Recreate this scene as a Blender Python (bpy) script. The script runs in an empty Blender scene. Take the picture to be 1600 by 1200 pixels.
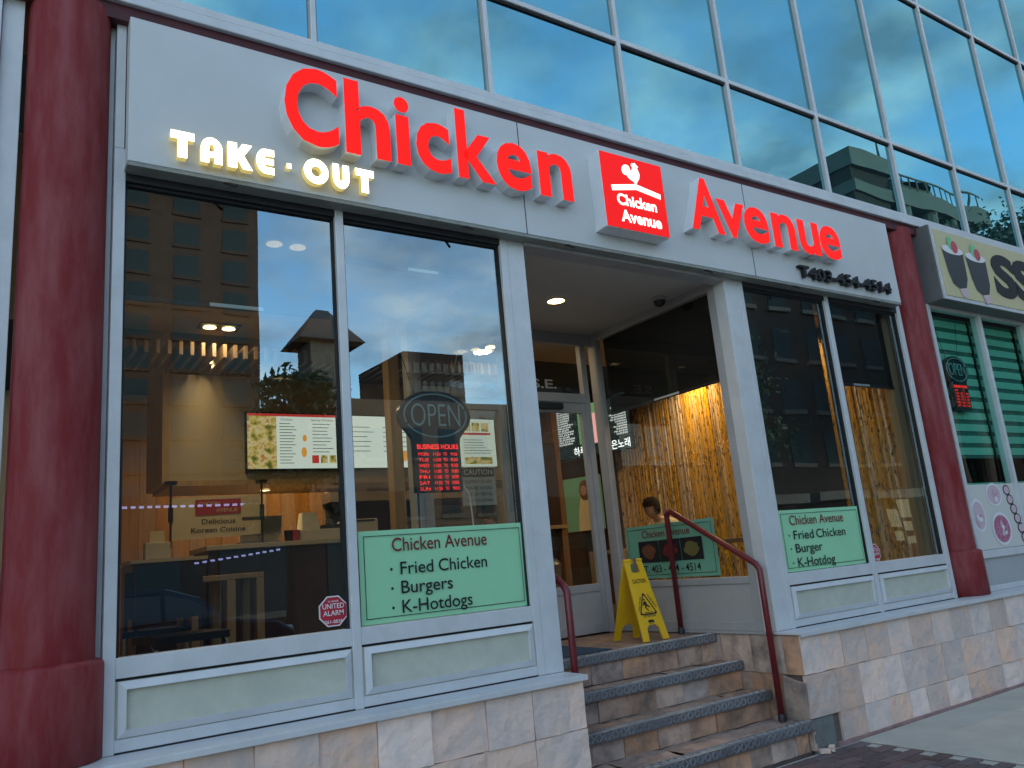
import bpy, bmesh, math, random
from mathutils import Vector, Matrix
random.seed(7)
scene = bpy.context.scene
R = math.radians

# ------------------------------------------------------------------ camera
YAW, PITCH, ROLL, FPX = R(34.2619), R(12.60365), R(-5.1079), 1248.387
CAM = Vector((0, -4.2, 1.56))
fw = Vector((math.sin(YAW)*math.cos(PITCH), math.cos(YAW)*math.cos(PITCH), math.sin(PITCH)))
rt = fw.cross(Vector((0, 0, 1))).normalized()
up = rt.cross(fw)
rt, up = math.cos(ROLL)*rt + math.sin(ROLL)*up, -math.sin(ROLL)*rt + math.cos(ROLL)*up
cd = bpy.data.cameras.new('camera')
cam = bpy.data.objects.new('camera', cd)
scene.collection.objects.link(cam)
cam.matrix_world = Matrix(((rt.x, up.x, -fw.x, CAM.x), (rt.y, up.y, -fw.y, CAM.y), (rt.z, up.z, -fw.z, CAM.z), (0, 0, 0, 1)))
cd.sensor_width = 36; cd.sensor_fit = 'HORIZONTAL'; cd.lens = FPX/1600*36
cd.clip_start = 0.05; cd.clip_end = 2000
scene.camera = cam

def px(x, y, Y=0.0):
    """photo pixel -> point on the plane y = Y (the facade and planes parallel to it)"""
    d = rt*((x-800)/FPX) - up*((y-600)/FPX) + fw
    return CAM + d*((Y-CAM.y)/d.y)

# ------------------------------------------------------------------ world, sun, exposure
SUN_EL, SUN_AZ = R(9.0), R(18)          # azimuth measured from +y towards +x
world = bpy.data.worlds.new('World'); scene.world = world; world.use_nodes = True
nt = world.node_tree; nt.nodes.clear()
def wn(t, **k):
    n = nt.nodes.new(t)
    for a, b in k.items(): setattr(n, a, b)
    return n
out = wn('ShaderNodeOutputWorld'); bg = wn('ShaderNodeBackground'); sky = wn('ShaderNodeTexSky')
hz = wn('ShaderNodeHueSaturation'); hz.inputs['Saturation'].default_value = 1.08      # thin high veil of cloud
sky.sky_type = 'NISHITA'; sky.sun_disc = False; sky.sun_elevation = SUN_EL; sky.sun_rotation = SUN_AZ
sky.air_density = 1.0; sky.dust_density = 0.6; sky.ozone_density = 2.0
tc = wn('ShaderNodeTexCoord'); sep = wn('ShaderNodeSeparateXYZ')
zz = wn('ShaderNodeMath', operation='MAXIMUM'); zz.inputs[1].default_value = 0.0
za = wn('ShaderNodeMath', operation='ADD'); za.inputs[1].default_value = 0.22
dx = wn('ShaderNodeMath', operation='DIVIDE'); dy = wn('ShaderNodeMath', operation='DIVIDE')
cmb = wn('ShaderNodeCombineXYZ')
cn = wn('ShaderNodeTexNoise'); cn.inputs['Scale'].default_value = 2.3; cn.inputs['Detail'].default_value = 7; cn.inputs['Roughness'].default_value = 0.58
cr = wn('ShaderNodeValToRGB'); cr.color_ramp.elements[0].position = 0.37; cr.color_ramp.elements[1].position = 0.60
cn2 = wn('ShaderNodeTexNoise'); cn2.inputs['Scale'].default_value = 4.1; cn2.inputs['Detail'].default_value = 5
cc = wn('ShaderNodeMixRGB'); cc.inputs[1].default_value = (0.40, 0.46, 0.52, 1); cc.inputs[2].default_value = (1.05, 1.02, 0.98, 1)
mul = wn('ShaderNodeMixRGB', blend_type='MULTIPLY'); mul.inputs[0].default_value = 1
hs = wn('ShaderNodeHueSaturation'); hs.inputs['Saturation'].default_value = 0.35
mx = wn('ShaderNodeMixRGB')
L = nt.links.new
L(tc.outputs['Generated'], sep.inputs[0]); L(sep.outputs['Z'], zz.inputs[0]); L(zz.outputs[0], za.inputs[0])
L(sep.outputs['X'], dx.inputs[0]); L(za.outputs[0], dx.inputs[1]); L(sep.outputs['Y'], dy.inputs[0]); L(za.outputs[0], dy.inputs[1])
L(dx.outputs[0], cmb.inputs[0]); L(dy.outputs[0], cmb.inputs[1])
L(cmb.outputs[0], cn.inputs['Vector']); L(cmb.outputs[0], cn2.inputs['Vector'])
L(cn.outputs['Fac'], cr.inputs[0]); cr2 = wn('ShaderNodeValToRGB'); cr2.color_ramp.elements[0].position = 0.40; cr2.color_ramp.elements[1].position = 0.66; L(cn2.outputs['Fac'], cr2.inputs[0]); L(cr2.outputs[0], cc.inputs[0])
L(sky.outputs[0], hs.inputs['Color']); L(hs.outputs[0], mul.inputs[1]); L(cc.outputs[0], mul.inputs[2])
L(sky.outputs[0], hz.inputs['Color']); L(cr.outputs[0], mx.inputs[0]); L(hz.outputs[0], mx.inputs[1]); L(mul.outputs[0], mx.inputs[2])
L(mx.outputs[0], bg.inputs['Color']); L(bg.outputs[0], out.inputs[0])
bg.inputs['Strength'].default_value = 0.15
sl = bpy.data.lights.new('sun', 'SUN'); sl.energy = 0.12; sl.angle = R(12); sl.color = (1, 0.86, 0.72)
sun = bpy.data.objects.new('sun', sl); scene.collection.objects.link(sun)
sd = Vector((math.sin(SUN_AZ)*math.cos(SUN_EL), math.cos(SUN_AZ)*math.cos(SUN_EL), math.sin(SUN_EL)))
sun.rotation_euler = (-sd).to_track_quat('-Z', 'Y').to_euler()
vs = scene.view_settings; vs.view_transform = 'Standard'; vs.look = 'None'; vs.exposure = 2.3; vs.gamma = 1; vs.use_curve_mapping = False
cy = scene.cycles; cy.use_denoising = True; cy.max_bounces = 9; cy.transparent_max_bounces = 20; cy.glossy_bounces = 5; cy.diffuse_bounces = 4
cy.sample_clamp_indirect = 6; cy.caustics_reflective = False; cy.caustics_refractive = False

# ------------------------------------------------------------------ materials
MATS = {}
EK = 0.25                                   # lamp and screen brightness against the dusk sky
def mat(name, col, rough=0.5, metal=0.0, var=0.0, vscale=3.0, col2=None, bump=0.0, bscale=30.0, rand=0.0, stretch=(1, 1, 1), emis=0, emcol=None, spec=0.5, lo=0.35, hi=0.7):
    m = bpy.data.materials.new(name); m.use_nodes = True; t = m.node_tree; N = t.nodes; l = t.links.new
    b = N['Principled BSDF']; b.inputs['Roughness'].default_value = rough; b.inputs['Metallic'].default_value = metal
    b.inputs['Specular IOR Level'].default_value = spec
    c = (*col, 1)
    b.inputs['Base Color'].default_value = c
    need = var or rand or col2 or bump
    if need:
        g = N.new('ShaderNodeNewGeometry'); mp = N.new('ShaderNodeMapping'); mp.inputs['Scale'].default_value = stretch
        oi = N.new('ShaderNodeObjectInfo'); av = N.new('ShaderNodeVectorMath'); av.operation = 'ADD'
        sc_ = N.new('ShaderNodeVectorMath'); sc_.operation = 'SCALE'; sc_.inputs[3].default_value = 37.0 if rand else 0.0
        cx = N.new('ShaderNodeCombineXYZ')
        for i in range(3): l(oi.outputs['Random'], cx.inputs[i])
        l(cx.outputs[0], sc_.inputs[0]); l(g.outputs['Position'], mp.inputs[0]); l(mp.outputs[0], av.inputs[0]); l(sc_.outputs[0], av.inputs[1])
        vec = av.outputs[0]
        last = None
        if var or col2:
            n = N.new('ShaderNodeTexNoise'); n.inputs['Scale'].default_value = vscale; n.inputs['Detail'].default_value = 8; n.inputs['Roughness'].default_value = 0.62
            l(vec, n.inputs['Vector'])
            r = N.new('ShaderNodeValToRGB'); r.color_ramp.elements[0].position = lo; r.color_ramp.elements[1].position = hi
            l(n.outputs['Fac'], r.inputs[0])
            mm = N.new('ShaderNodeMixRGB'); mm.inputs[1].default_value = c
            mm.inputs[2].default_value = (*(col2 or [x*(1-var) for x in col]), 1); l(r.outputs[0], mm.inputs[0]); last = mm.outputs[0]
        if rand:
            hv = N.new('ShaderNodeHueSaturation')
            if last: l(last, hv.inputs['Color'])
            else: hv.inputs['Color'].default_value = c
            mr = N.new('ShaderNodeMapRange'); mr.inputs[3].default_value = 1-rand; mr.inputs[4].default_value = 1+rand
            l(oi.outputs['Random'], mr.inputs[0]); l(mr.outputs[0], hv.inputs['Value'])
            mh = N.new('ShaderNodeMath'); mh.operation = 'MULTIPLY'; mh.inputs[1].default_value = 7.31
            fr = N.new('ShaderNodeMath'); fr.operation = 'FRACT'; l(oi.outputs['Random'], mh.inputs[0]); l(mh.outputs[0], fr.inputs[0])
            ms = N.new('ShaderNodeMapRange'); ms.inputs[3].default_value = 1-rand*1.6; ms.inputs[4].default_value = 1+rand*1.4
            l(fr.outputs[0], ms.inputs[0]); l(ms.outputs[0], hv.inputs['Saturation'])
            last = hv.outputs[0]
        if last: l(last, b.inputs['Base Color'])
        if bump:
            n2 = N.new('ShaderNodeTexNoise'); n2.inputs['Scale'].default_value = bscale; n2.inputs['Detail'].default_value = 6; l(vec, n2.inputs['Vector'])
            bp = N.new('ShaderNodeBump'); bp.inputs['Strength'].default_value = bump; bp.inputs['Distance'].default_value = 0.02
            l(n2.outputs['Fac'], bp.inputs['Height']); l(bp.outputs[0], b.inputs['Normal'])
    if emis:
        b.inputs['Emission Color'].default_value = (*(emcol or col), 1); b.inputs['Emission Strength'].default_value = emis*EK
    MATS[name] = m
    return m

def glass(name, tint, refl, base, gcol=(1, 1, 1), dark=None):
    """thin pane: see-through (or opaque dark) plus mirror reflection that grows at grazing angles"""
    m = bpy.data.materials.new(name); m.use_nodes = True; t = m.node_tree; N = t.nodes; l = t.links.new
    N.remove(N['Principled BSDF'])
    tr = N.new('ShaderNodeBsdfTransparent') if dark is None else N.new('ShaderNodeBsdfDiffuse')
    tr.inputs[0].default_value = (*(tint if dark is None else dark), 1)
    gl = N.new('ShaderNodeBsdfGlossy'); gl.inputs['Roughness'].default_value = 0.0; gl.inputs[0].default_value = (*gcol, 1)
    ge = N.new('ShaderNodeNewGeometry'); dt = N.new('ShaderNodeVectorMath'); dt.operation = 'DOT_PRODUCT'
    l(ge.outputs['Normal'], dt.inputs[0]); l(ge.outputs['Incoming'], dt.inputs[1])
    ab = N.new('ShaderNodeMath'); ab.operation = 'ABSOLUTE'; l(dt.outputs['Value'], ab.inputs[0])
    om = N.new('ShaderNodeMath'); om.operation = 'SUBTRACT'; om.inputs[0].default_value = 1.0; l(ab.outputs[0], om.inputs[1])
    f = N.new('ShaderNodeMath'); f.operation = 'POWER'; f.inputs[1].default_value = 4.0; l(om.outputs[0], f.inputs[0])
    ma = N.new('ShaderNodeMath'); ma.operation = 'MULTIPLY_ADD'; ma.inputs[1].default_value = refl; ma.inputs[2].default_value = base; ma.use_clamp = True
    n = N.new('ShaderNodeTexNoise'); n.inputs['Scale'].default_value = 0.9; n.inputs['Detail'].default_value = 1
    g = N.new('ShaderNodeNewGeometry'); bp = N.new('ShaderNodeBump'); bp.inputs['Strength'].default_value = 0.05; bp.inputs['Distance'].default_value = 0.05
    l(g.outputs['Position'], n.inputs['Vector']); l(n.outputs['Fac'], bp.inputs['Height']); l(bp.outputs[0], gl.inputs['Normal'])
    mixs = N.new('ShaderNodeMixShader')
    l(f.outputs[0], ma.inputs[0]); l(ma.outputs[0], mixs.inputs[0]); l(tr.outputs[0], mixs.inputs[1]); l(gl.outputs[0], mixs.inputs[2])
    l(mixs.outputs[0], N['Material Output'].inputs[0])
    MATS[name] = m

def mesh_fabric(name, col, see):
    m = bpy.data.materials.new(name); m.use_nodes = True; t = m.node_tree; N = t.nodes; l = t.links.new
    b = N['Principled BSDF']; b.inputs['Base Color'].default_value = (*col, 1); b.inputs['Roughness'].default_value = 0.9
    tr = N.new('ShaderNodeBsdfTransparent'); mixs = N.new('ShaderNodeMixShader'); mixs.inputs[0].default_value = see
    l(b.outputs[0], mixs.inputs[1]); l(tr.outputs[0], mixs.inputs[2]); l(mixs.outputs[0], N['Material Output'].inputs[0])
    MATS[name] = m

def lamp_mat(name, col, s):
    m = bpy.data.materials.new(name); m.use_nodes = True; t = m.node_tree
    t.nodes.remove(t.nodes['Principled BSDF']); e = t.nodes.new('ShaderNodeEmission')
    e.inputs[0].default_value = (*col, 1); e.inputs[1].default_value = s*EK
    t.links.new(e.outputs[0], t.nodes['Material Output'].inputs[0]); MATS[name] = m

mat('alu', (0.66, 0.67, 0.68), 0.40, 0.1, var=0.14, vscale=5, bump=0.03, bscale=60)
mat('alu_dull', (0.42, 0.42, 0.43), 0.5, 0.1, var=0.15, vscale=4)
mat('gasket', (0.012, 0.012, 0.014), 0.7)
mat('dark_metal', (0.03, 0.03, 0.035), 0.5, 0.3)
mat('sign_white', (0.60, 0.615, 0.62), 0.42, 0, var=0.12, vscale=1.6, col2=(0.55, 0.56, 0.56), bump=0.02, bscale=6)
mat('lip', (0.30, 0.31, 0.28), 0.6, var=0.3, vscale=9)
mat('panel_green', (0.56, 0.56, 0.46), 0.6, var=0.2, vscale=4.5, col2=(0.44, 0.45, 0.37))
mat('panel_grey', (0.42, 0.42, 0.42), 0.5, var=0.12, vscale=3)
mat('red_paint', (0.20, 0.014, 0.016), 0.62, var=0.4, vscale=4.0, col2=(0.27, 0.065, 0.070), bump=0.12, bscale=20, stretch=(2.2, 2.2, 0.5), lo=0.40, hi=0.68, spec=0.3)
mat('red_rail', (0.17, 0.012, 0.018), 0.38, var=0.3, vscale=14, col2=(0.10, 0.012, 0.016))
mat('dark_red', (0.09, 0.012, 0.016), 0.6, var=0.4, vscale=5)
mat('stone', (0.82, 0.58, 0.46), 0.75, var=0.3, vscale=6, col2=(0.64, 0.52, 0.47), bump=1.0, bscale=11, rand=0.17, lo=0.40, hi=0.62)
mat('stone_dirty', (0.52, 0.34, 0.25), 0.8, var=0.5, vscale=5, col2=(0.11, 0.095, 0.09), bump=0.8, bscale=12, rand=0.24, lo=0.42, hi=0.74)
mat('tread_stone', (0.42, 0.29, 0.22), 0.75, var=0.4, vscale=7, col2=(0.17, 0.13, 0.11), bump=0.6, bscale=16, rand=0.14)
mat('foot_pink', (0.40, 0.25, 0.23), 0.9, var=0.4, vscale=8, bump=0.4)
mat('mortar', (0.16, 0.12, 0.105), 0.9, var=0.3, vscale=15)
mat('raw_concrete', (0.20, 0.21, 0.20), 0.9, var=0.35, vscale=9, bump=0.4, bscale=30)
mat('concrete', (0.50, 0.47, 0.40), 0.88, var=0.2, vscale=2.2, col2=(0.40, 0.375, 0.325), bump=0.15, bscale=90)
mat('paver', (0.15, 0.10, 0.095), 0.85, var=0.3, vscale=12, bump=0.3, bscale=50, rand=0.25)
mat('asphalt', (0.05, 0.05, 0.052), 0.9, var=0.3, vscale=3, bump=0.3, bscale=80)
mat('nosing', (0.26, 0.27, 0.29), 0.36, 0.6, var=0.35, vscale=10, bump=0.15, bscale=60)
mat('nosing_worn', (0.50, 0.51, 0.53), 0.3, 0.6, var=0.5, vscale=6)
mat('yellow', (0.86, 0.50, 0.010), 0.42, var=0.08, vscale=10)
mat('ink', (0.008, 0.008, 0.010), 0.6)
mat('ink_red', (0.17, 0.012, 0.016), 0.6)
mat('mint', (0.33, 0.68, 0.40), 0.5, var=0.07, vscale=2)
mat('mint_dull', (0.17, 0.42, 0.30), 0.5, var=0.07, vscale=2)
mat('paper', (0.62, 0.60, 0.55), 0.7)
mat('cream', (0.62, 0.52, 0.33), 0.7, var=0.1)
mat('soft_red', (0.38, 0.03, 0.035), 0.6)
mat('sticker_red', (0.45, 0.02, 0.04), 0.45)
mat('white', (0.75, 0.75, 0.75), 0.5)
mat('letter_side', (0.72, 0.72, 0.74), 0.4)
mat('black_plastic', (0.015, 0.016, 0.02), 0.35)
mat('navy_plastic', (0.012, 0.022, 0.035), 0.32)
mat('neon_off', (0.26, 0.40, 0.42), 0.25)
mat('ceil', (0.55, 0.53, 0.50), 0.9, var=0.06)
mat('ceil_in', (0.38, 0.30, 0.20), 0.9, var=0.08)
mat('ceil_black', (0.02, 0.02, 0.02), 0.9)
mat('wood', (0.30, 0.145, 0.05), 0.5, var=0.45, vscale=3, col2=(0.20, 0.085, 0.028), stretch=(6, 6, 0.5), rand=0.16)
mat('wood_light', (0.42, 0.27, 0.12), 0.5, var=0.3, vscale=4, stretch=(5, 5, 0.6))
mat('wood_dark', (0.06, 0.03, 0.017), 0.5, var=0.4, vscale=4, stretch=(5, 5, 0.6))
mat('slat', (0.11, 0.07, 0.04), 0.6, rand=0.12)
mat('bulkhead', (0.40, 0.33, 0.22), 0.8, var=0.06)
mat('bamboo', (0.50, 0.29, 0.07), 0.5, var=0.6, vscale=3.2, col2=(0.07, 0.03, 0.010), stretch=(13, 13, 3.6), rand=0.32, lo=0.54, hi=0.60)
mat('counter_top', (0.45, 0.38, 0.27), 0.35)
mat('counter_front', (0.045, 0.022, 0.018), 0.35, var=0.4, vscale=3)
mat('floor_in', (0.10, 0.07, 0.05), 0.4, var=0.3, vscale=2)
mat('plaster', (0.34, 0.25, 0.15), 0.85, var=0.1)
mat('steel', (0.45, 0.45, 0.45), 0.3, 0.9)
mat('appliance', (0.50, 0.45, 0.34), 0.5)
mat('skin', (0.40, 0.21, 0.13), 0.5)
mat('hair', (0.014, 0.009, 0.007), 0.85, spec=0.1)
mat('shirt', (0.60, 0.52, 0.36), 0.8)
mat('denim', (0.03, 0.04, 0.07), 0.8)
mat('brick_far', (0.085, 0.058, 0.046), 0.85, spec=0.05, var=0.3, vscale=1.2)
mat('brick_dark', (0.05, 0.04, 0.038), 0.85, spec=0.05, var=0.3, vscale=0.8)
mat('stone_far', (0.12, 0.115, 0.105), 0.85, var=0.2, vscale=0.5)
mat('tan_far', (0.13, 0.095, 0.07), 0.85, var=0.2, vscale=0.5)
mat('roof_far', (0.05, 0.055, 0.06), 0.6)
mat('glass_far', (0.034, 0.052, 0.060), 0.8, spec=0.0)
mat('leaf', (0.03, 0.065, 0.022), 0.6, rand=0.2)
mat('bark', (0.05, 0.035, 0.025), 0.9)
mat('car_blue', (0.010, 0.022, 0.040), 0.25, 0.3)
mat('car_glass', (0.008, 0.010, 0.012), 0.08)
mat('tyre', (0.012, 0.012, 0.012), 0.8)
mat('mat_blue', (0.018, 0.055, 0.105), 0.95, bump=0.5, bscale=200)
mat('zebra', (0.28, 0.56, 0.45), 0.8)
mat('zebra_dark', (0.05, 0.15, 0.13), 0.9)
mat('sign_yellow', (0.58, 0.51, 0.29), 0.5, var=0.05)
mat('box_grey', (0.13, 0.13, 0.13), 0.55, var=0.2)
mat('cup_black', (0.03, 0.032, 0.036), 0.4)
mat('pink', (0.60, 0.24, 0.34), 0.5, var=0.5, vscale=30, col2=(0.28, 0.05, 0.12))
mat('pale_pink', (0.62, 0.45, 0.50), 0.5)
mat('fruit_green', (0.20, 0.55, 0.28), 0.5)
mat('fruit_red', (0.55, 0.06, 0.09), 0.5)
mat('red_face', (0.60, 0.008, 0.006), 0.5, emis=0.74, emcol=(1.0, 0.010, 0.006), spec=0.15)
mat('logo_red', (0.60, 0.008, 0.006), 0.5, emis=0.55, emcol=(1.0, 0.010, 0.010), spec=0.15)
mat('take_side', (0.5, 0.42, 0.2), 0.5, emis=0.4, emcol=(1.0, 0.78, 0.22))
lamp_mat('white_glow', (1.0, 0.98, 0.93), 1.6)
lamp_mat('take_glow', (1.0, 0.93, 0.62), 4.5)
lamp_mat('down_glow', (1.0, 0.70, 0.30), 9.0)
lamp_mat('led', (1.0, 0.03, 0.025), 2.2)
lamp_mat('screen', (0.86, 0.95, 0.84), 0.72)
lamp_mat('screen_food', (0.85, 0.66, 0.22), 0.6)
_t = MATS['screen_food'].node_tree; _n = _t.nodes.new('ShaderNodeTexNoise'); _n.inputs['Scale'].default_value = 14; _n.inputs['Detail'].default_value = 6
_g = _t.nodes.new('ShaderNodeNewGeometry'); _r = _t.nodes.new('ShaderNodeValToRGB')
for _p, _c in ((.36, (.20, .22, .05, 1)), (.46, (.75, .52, .12, 1)), (.56, (.95, .80, .40, 1)), (.66, (.70, .25, .06, 1))):
    _e = _r.color_ramp.elements.new(_p); _e.color = _c
_t.links.new(_g.outputs['Position'], _n.inputs['Vector']); _t.links.new(_n.outputs['Fac'], _r.inputs[0]); _t.links.new(_r.outputs[0], _t.nodes['Emission'].inputs[0])
lamp_mat('screen_red', (0.75, 0.06, 0.05), 0.6)
lamp_mat('screen_ink', (0.16, 0.16, 0.15), 0.5)
lamp_mat('screen_orange', (0.95, 0.42, 0.06), 0.7)
lamp_mat('screen_black', (0.02, 0.028, 0.024), 0.6)
lamp_mat('screen_green', (0.16, 0.34, 0.13), 0.6)
lamp_mat('screen_pink', (0.85, 0.42, 0.36), 0.7)
lamp_mat('screen_white', (0.95, 1.0, 0.95), 1.2)
lamp_mat('far_lit', (1.0, 0.82, 0.52), 0.4)
lamp_mat('far_violet', (0.62, 0.55, 1.0), 1.6)
glass('window_glass', (0.74, 0.79, 0.76), 0.75, 0.235, gcol=(0.74, 0.93, 1.0))
glass('window_glass_plain', (0.90, 0.92, 0.91), 0.7, 0.05)
glass('teal_glass', (0.55, 0.85, 0.78), 0.5, 0.07)
glass('curtain_glass', None, 0.08, 0.46, gcol=(0.38, 0.86, 0.96), dark=(0.012, 0.03, 0.035))
mesh_fabric('blind_mesh', (0.022, 0.022, 0.022), 0.22)
mesh_fabric('blind_black', (0.006, 0.006, 0.006), 0.05)

# ------------------------------------------------------------------ mesh helpers
class MB:
    def __init__(self): self.v = []; self.f = []; self.m = []
    def add(self, vs, fs, mi=0):
        o = len(self.v); self.v += [Vector(v) for v in vs]
        for f in fs: self.f.append([i+o for i in f]); self.m.append(mi)
        return self
    def box(self, x0, x1, y0, y1, z0, z1, mi=0):
        return self.add([(x0, y0, z0), (x1, y0, z0), (x1, y1, z0), (x0, y1, z0), (x0, y0, z1), (x1, y0, z1), (x1, y1, z1), (x0, y1, z1)],
                        [(0, 3, 2, 1), (4, 5, 6, 7), (0, 1, 5, 4), (1, 2, 6, 5), (2, 3, 7, 6), (3, 0, 4, 7)], mi)
    def quad(self, a, b, c, d, mi=0): return self.add([a, b, c, d], [(0, 1, 2, 3)], mi)
    def tube(self, pts, r, n=10, mi=0, cap=True):
        pts = [Vector(p) for p in pts]; rs = r if isinstance(r, (list, tuple)) else [r]*len(pts)
        rings = []; o = len(self.v); prev = None
        for i, p in enumerate(pts):
            a = (pts[i]-pts[i-1]).normalized() if i else None; b = (pts[i+1]-p).normalized() if i < len(pts)-1 else None
            t = (a+b).normalized() if a and b else (a or b)
            if prev is None:
                h = Vector((0, 0, 1)) if abs(t.z) < 0.9 else Vector((1, 0, 0)); u = t.cross(h).normalized()
            else: u = (prev - t*prev.dot(t)).normalized()
            prev = u; w = t.cross(u); k = 1.0
            if a and b: k = 1/max(0.5, math.sqrt((1+a.dot(b))/2))
            for j in range(n):
                q = 2*math.pi*j/n; self.v.append(p + (u*math.cos(q)+w*math.sin(q))*rs[i]*(k if k < 1.2 else 1.2))
        for i in range(len(pts)-1):
            for j in range(n):
                self.f.append([o+i*n+j, o+i*n+(j+1) % n, o+(i+1)*n+(j+1) % n, o+(i+1)*n+j]); self.m.append(mi)
        if cap:
            self.f.append([o+j for j in range(n)][::-1]); self.m.append(mi)
            self.f.append([o+(len(pts)-1)*n+j for j in range(n)]); self.m.append(mi)
        return self
    def lathe(self, prof, cx, cy, n=24, mi=0, a0=0, a1=2*math.pi):
        o = len(self.v); full = abs(a1-a0-2*math.pi) < 1e-6; k = n if full else n+1
        for r, z in prof:
            for j in range(k):
                q = a0+(a1-a0)*j/n; self.v.append(Vector((cx+r*math.cos(q), cy+r*math.sin(q), z)))
        for i in range(len(prof)-1):
            for j in range(n):
                jj = (j+1) % k; self.f.append([o+i*k+j, o+i*k+jj, o+(i+1)*k+jj, o+(i+1)*k+j]); self.m.append(mi)
        return self
    def xf(self, M):
        self.v = [M @ v for v in self.v]; return self
    def build(self, name, mats, parent=None, bevel=0, smooth=False):
        me = bpy.data.meshes.new(name); me.from_pydata([tuple(v) for v in self.v], [], self.f)
        if isinstance(mats, str): mats = [mats]
        for k in mats: me.materials.append(MATS[k])
        for p, i in zip(me.polygons, self.m): p.material_index = min(i, len(mats)-1)
        if smooth: me.polygons.foreach_set('use_smooth', [True]*len(me.polygons))
        me.update(); return link(name, me, parent, bevel)

def link(name, me, parent=None, bevel=0):
    o = bpy.data.objects.new(name, me); scene.collection.objects.link(o)
    if parent is not None: par(o, parent)
    if bevel:
        md = o.modifiers.new('bevel', 'BEVEL'); md.width = bevel; md.segments = 2; md.limit_method = 'ANGLE'
    return o
WORLD = {}
def par(o, parent):
    o.parent = parent
    b = WORLD.get(parent.name, Vector())
    o.matrix_parent_inverse = Matrix.Translation(-b)
def thing(name, label, cat, base=(0, 0, 0), group=None):
    e = bpy.data.objects.new(name, None); scene.collection.objects.link(e); e.location = base; e.empty_display_size = 0.1
    WORLD[e.name] = Vector(base); tag(e, label, cat, group); return e
def tag(o, label=None, cat=None, group=None, kind=None):
    if label: o['label'] = label
    if cat: o['category'] = cat
    if group: o['group'] = group
    if kind: o['kind'] = kind
    return o
def struct(o): o['kind'] = 'structure'; return o
def box(name, x0, x1, y0, y1, z0, z1, m, parent=None, bevel=0): return MB().box(x0, x1, y0, y1, z0, z1).build(name, m, parent, bevel)

# frames: origin + right + up (normal points at the viewer)
def front(x, y, z): return Matrix(((1, 0, 0, x), (0, 0, -1, y), (0, 1, 0, z), (0, 0, 0, 1)))       # looks towards -y
def sidef(x, y, z): return Matrix(((0, 0, -1, x), (-1, 0, 0, y), (0, 1, 0, z), (0, 0, 0, 1)))      # looks towards -x

def text_mesh(body, size=1.0, offset=0.0, extrude=0.0, align='LEFT', spacing=1.0, shear=0.0):
    c = bpy.data.curves.new('t', 'FONT'); c.body = body; c.size = size; c.offset = offset; c.extrude = extrude; c.align_x = align
    c.space_character = spacing; c.shear = shear; c.resolution_u = 4
    return curve_mesh(c)
def curve_mesh(c):
    o = bpy.data.objects.new('t', c); scene.collection.objects.link(o)
    dg = bpy.context.evaluated_depsgraph_get(); dg.update(); me = bpy.data.meshes.new_from_object(o.evaluated_get(dg))
    bpy.data.objects.remove(o); bpy.data.curves.remove(c); return me
def shape_mesh(polys, extrude=0.0):
    """filled flat outline(s); inner loops become holes"""
    c = bpy.data.curves.new('s', 'CURVE'); c.dimensions = '2D'; c.fill_mode = 'BOTH'; c.extrude = extrude
    for p in polys:
        s = c.splines.new('POLY'); s.points.add(len(p)-1)
        for q, (x, y) in zip(s.points, p): q.co = (x, y, 0, 1)
        s.use_cyclic_u = True
    return curve_mesh(c)
def put(me, F, name, mats, parent, sx=1.0, face=None, flat=True):
    """place a flat mesh in frame F; face = material index for faces that look at the viewer"""
    me.transform(Matrix.Diagonal((sx, 1, 1, 1))); 
    me.materials.clear()
    for k in ([mats] if isinstance(mats, str) else mats): me.materials.append(MATS[k])
    if face is not None:
        for p in me.polygons: p.material_index = face if p.normal.z > 0.9 else 0
    me.transform(F); me.update(); return link(name, me, parent)
def fit_text(body, x0, x1, h, F, name, mats, parent, offset=0.0, extrude=0.0, face=None, spacing=1.0):
    """text scaled so it spans x0..x1 in its frame with capital height h"""
    me = text_mesh(body, 1.0, offset, extrude, spacing=spacing)
    xs = [v.co.x for v in me.vertices]; ys = [v.co.y for v in me.vertices]
    a, b = min(xs), max(xs); k = (x1-x0)/(b-a); kh = h/0.70
    me.transform(Matrix.Translation((x0, 0, 0)) @ Matrix.Diagonal((k, kh, 1, 1)) @ Matrix.Translation((-a, 0, 0)))
    return put(me, F, name, mats, parent, face=face)
def split_letters(me):
    """one mesh per letter: loose islands joined when one sits over the other (the dot of an i)"""
    bm = bmesh.new(); bm.from_mesh(me); bm.verts.ensure_lookup_table(); seen = set(); isl = []
    for v in bm.verts:
        if v.index in seen: continue
        st = [v]; g = []; seen.add(v.index)
        while st:
            a = st.pop(); g.append(a.index)
            for e in a.link_edges:
                o = e.other_vert(a)
                if o.index not in seen: seen.add(o.index); st.append(o)
        xs = [bm.verts[i].co.x for i in g]; isl.append([min(xs), max(xs), set(g)])
    isl.sort(key=lambda t: t[0]); outl = []
    for t in isl:
        if outl and min(outl[-1][1], t[1])-max(outl[-1][0], t[0]) > 0.6*min(outl[-1][1]-outl[-1][0], t[1]-t[0]):
            outl[-1] = [min(outl[-1][0], t[0]), max(outl[-1][1], t[1]), outl[-1][2] | t[2]]
        else: outl.append(t)
    res = []
    for _, _, s in outl:
        m2 = bpy.data.meshes.new('letter'); idx = {i: k for k, i in enumerate(sorted(s))}
        m2.from_pydata([bm.verts[i].co.copy() for i in sorted(s)], [], [[idx[v.index] for v in f.verts] for f in bm.faces if f.verts[0].index in s])
        m2.update(); res.append(m2)
    bm.free(); return res
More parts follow.
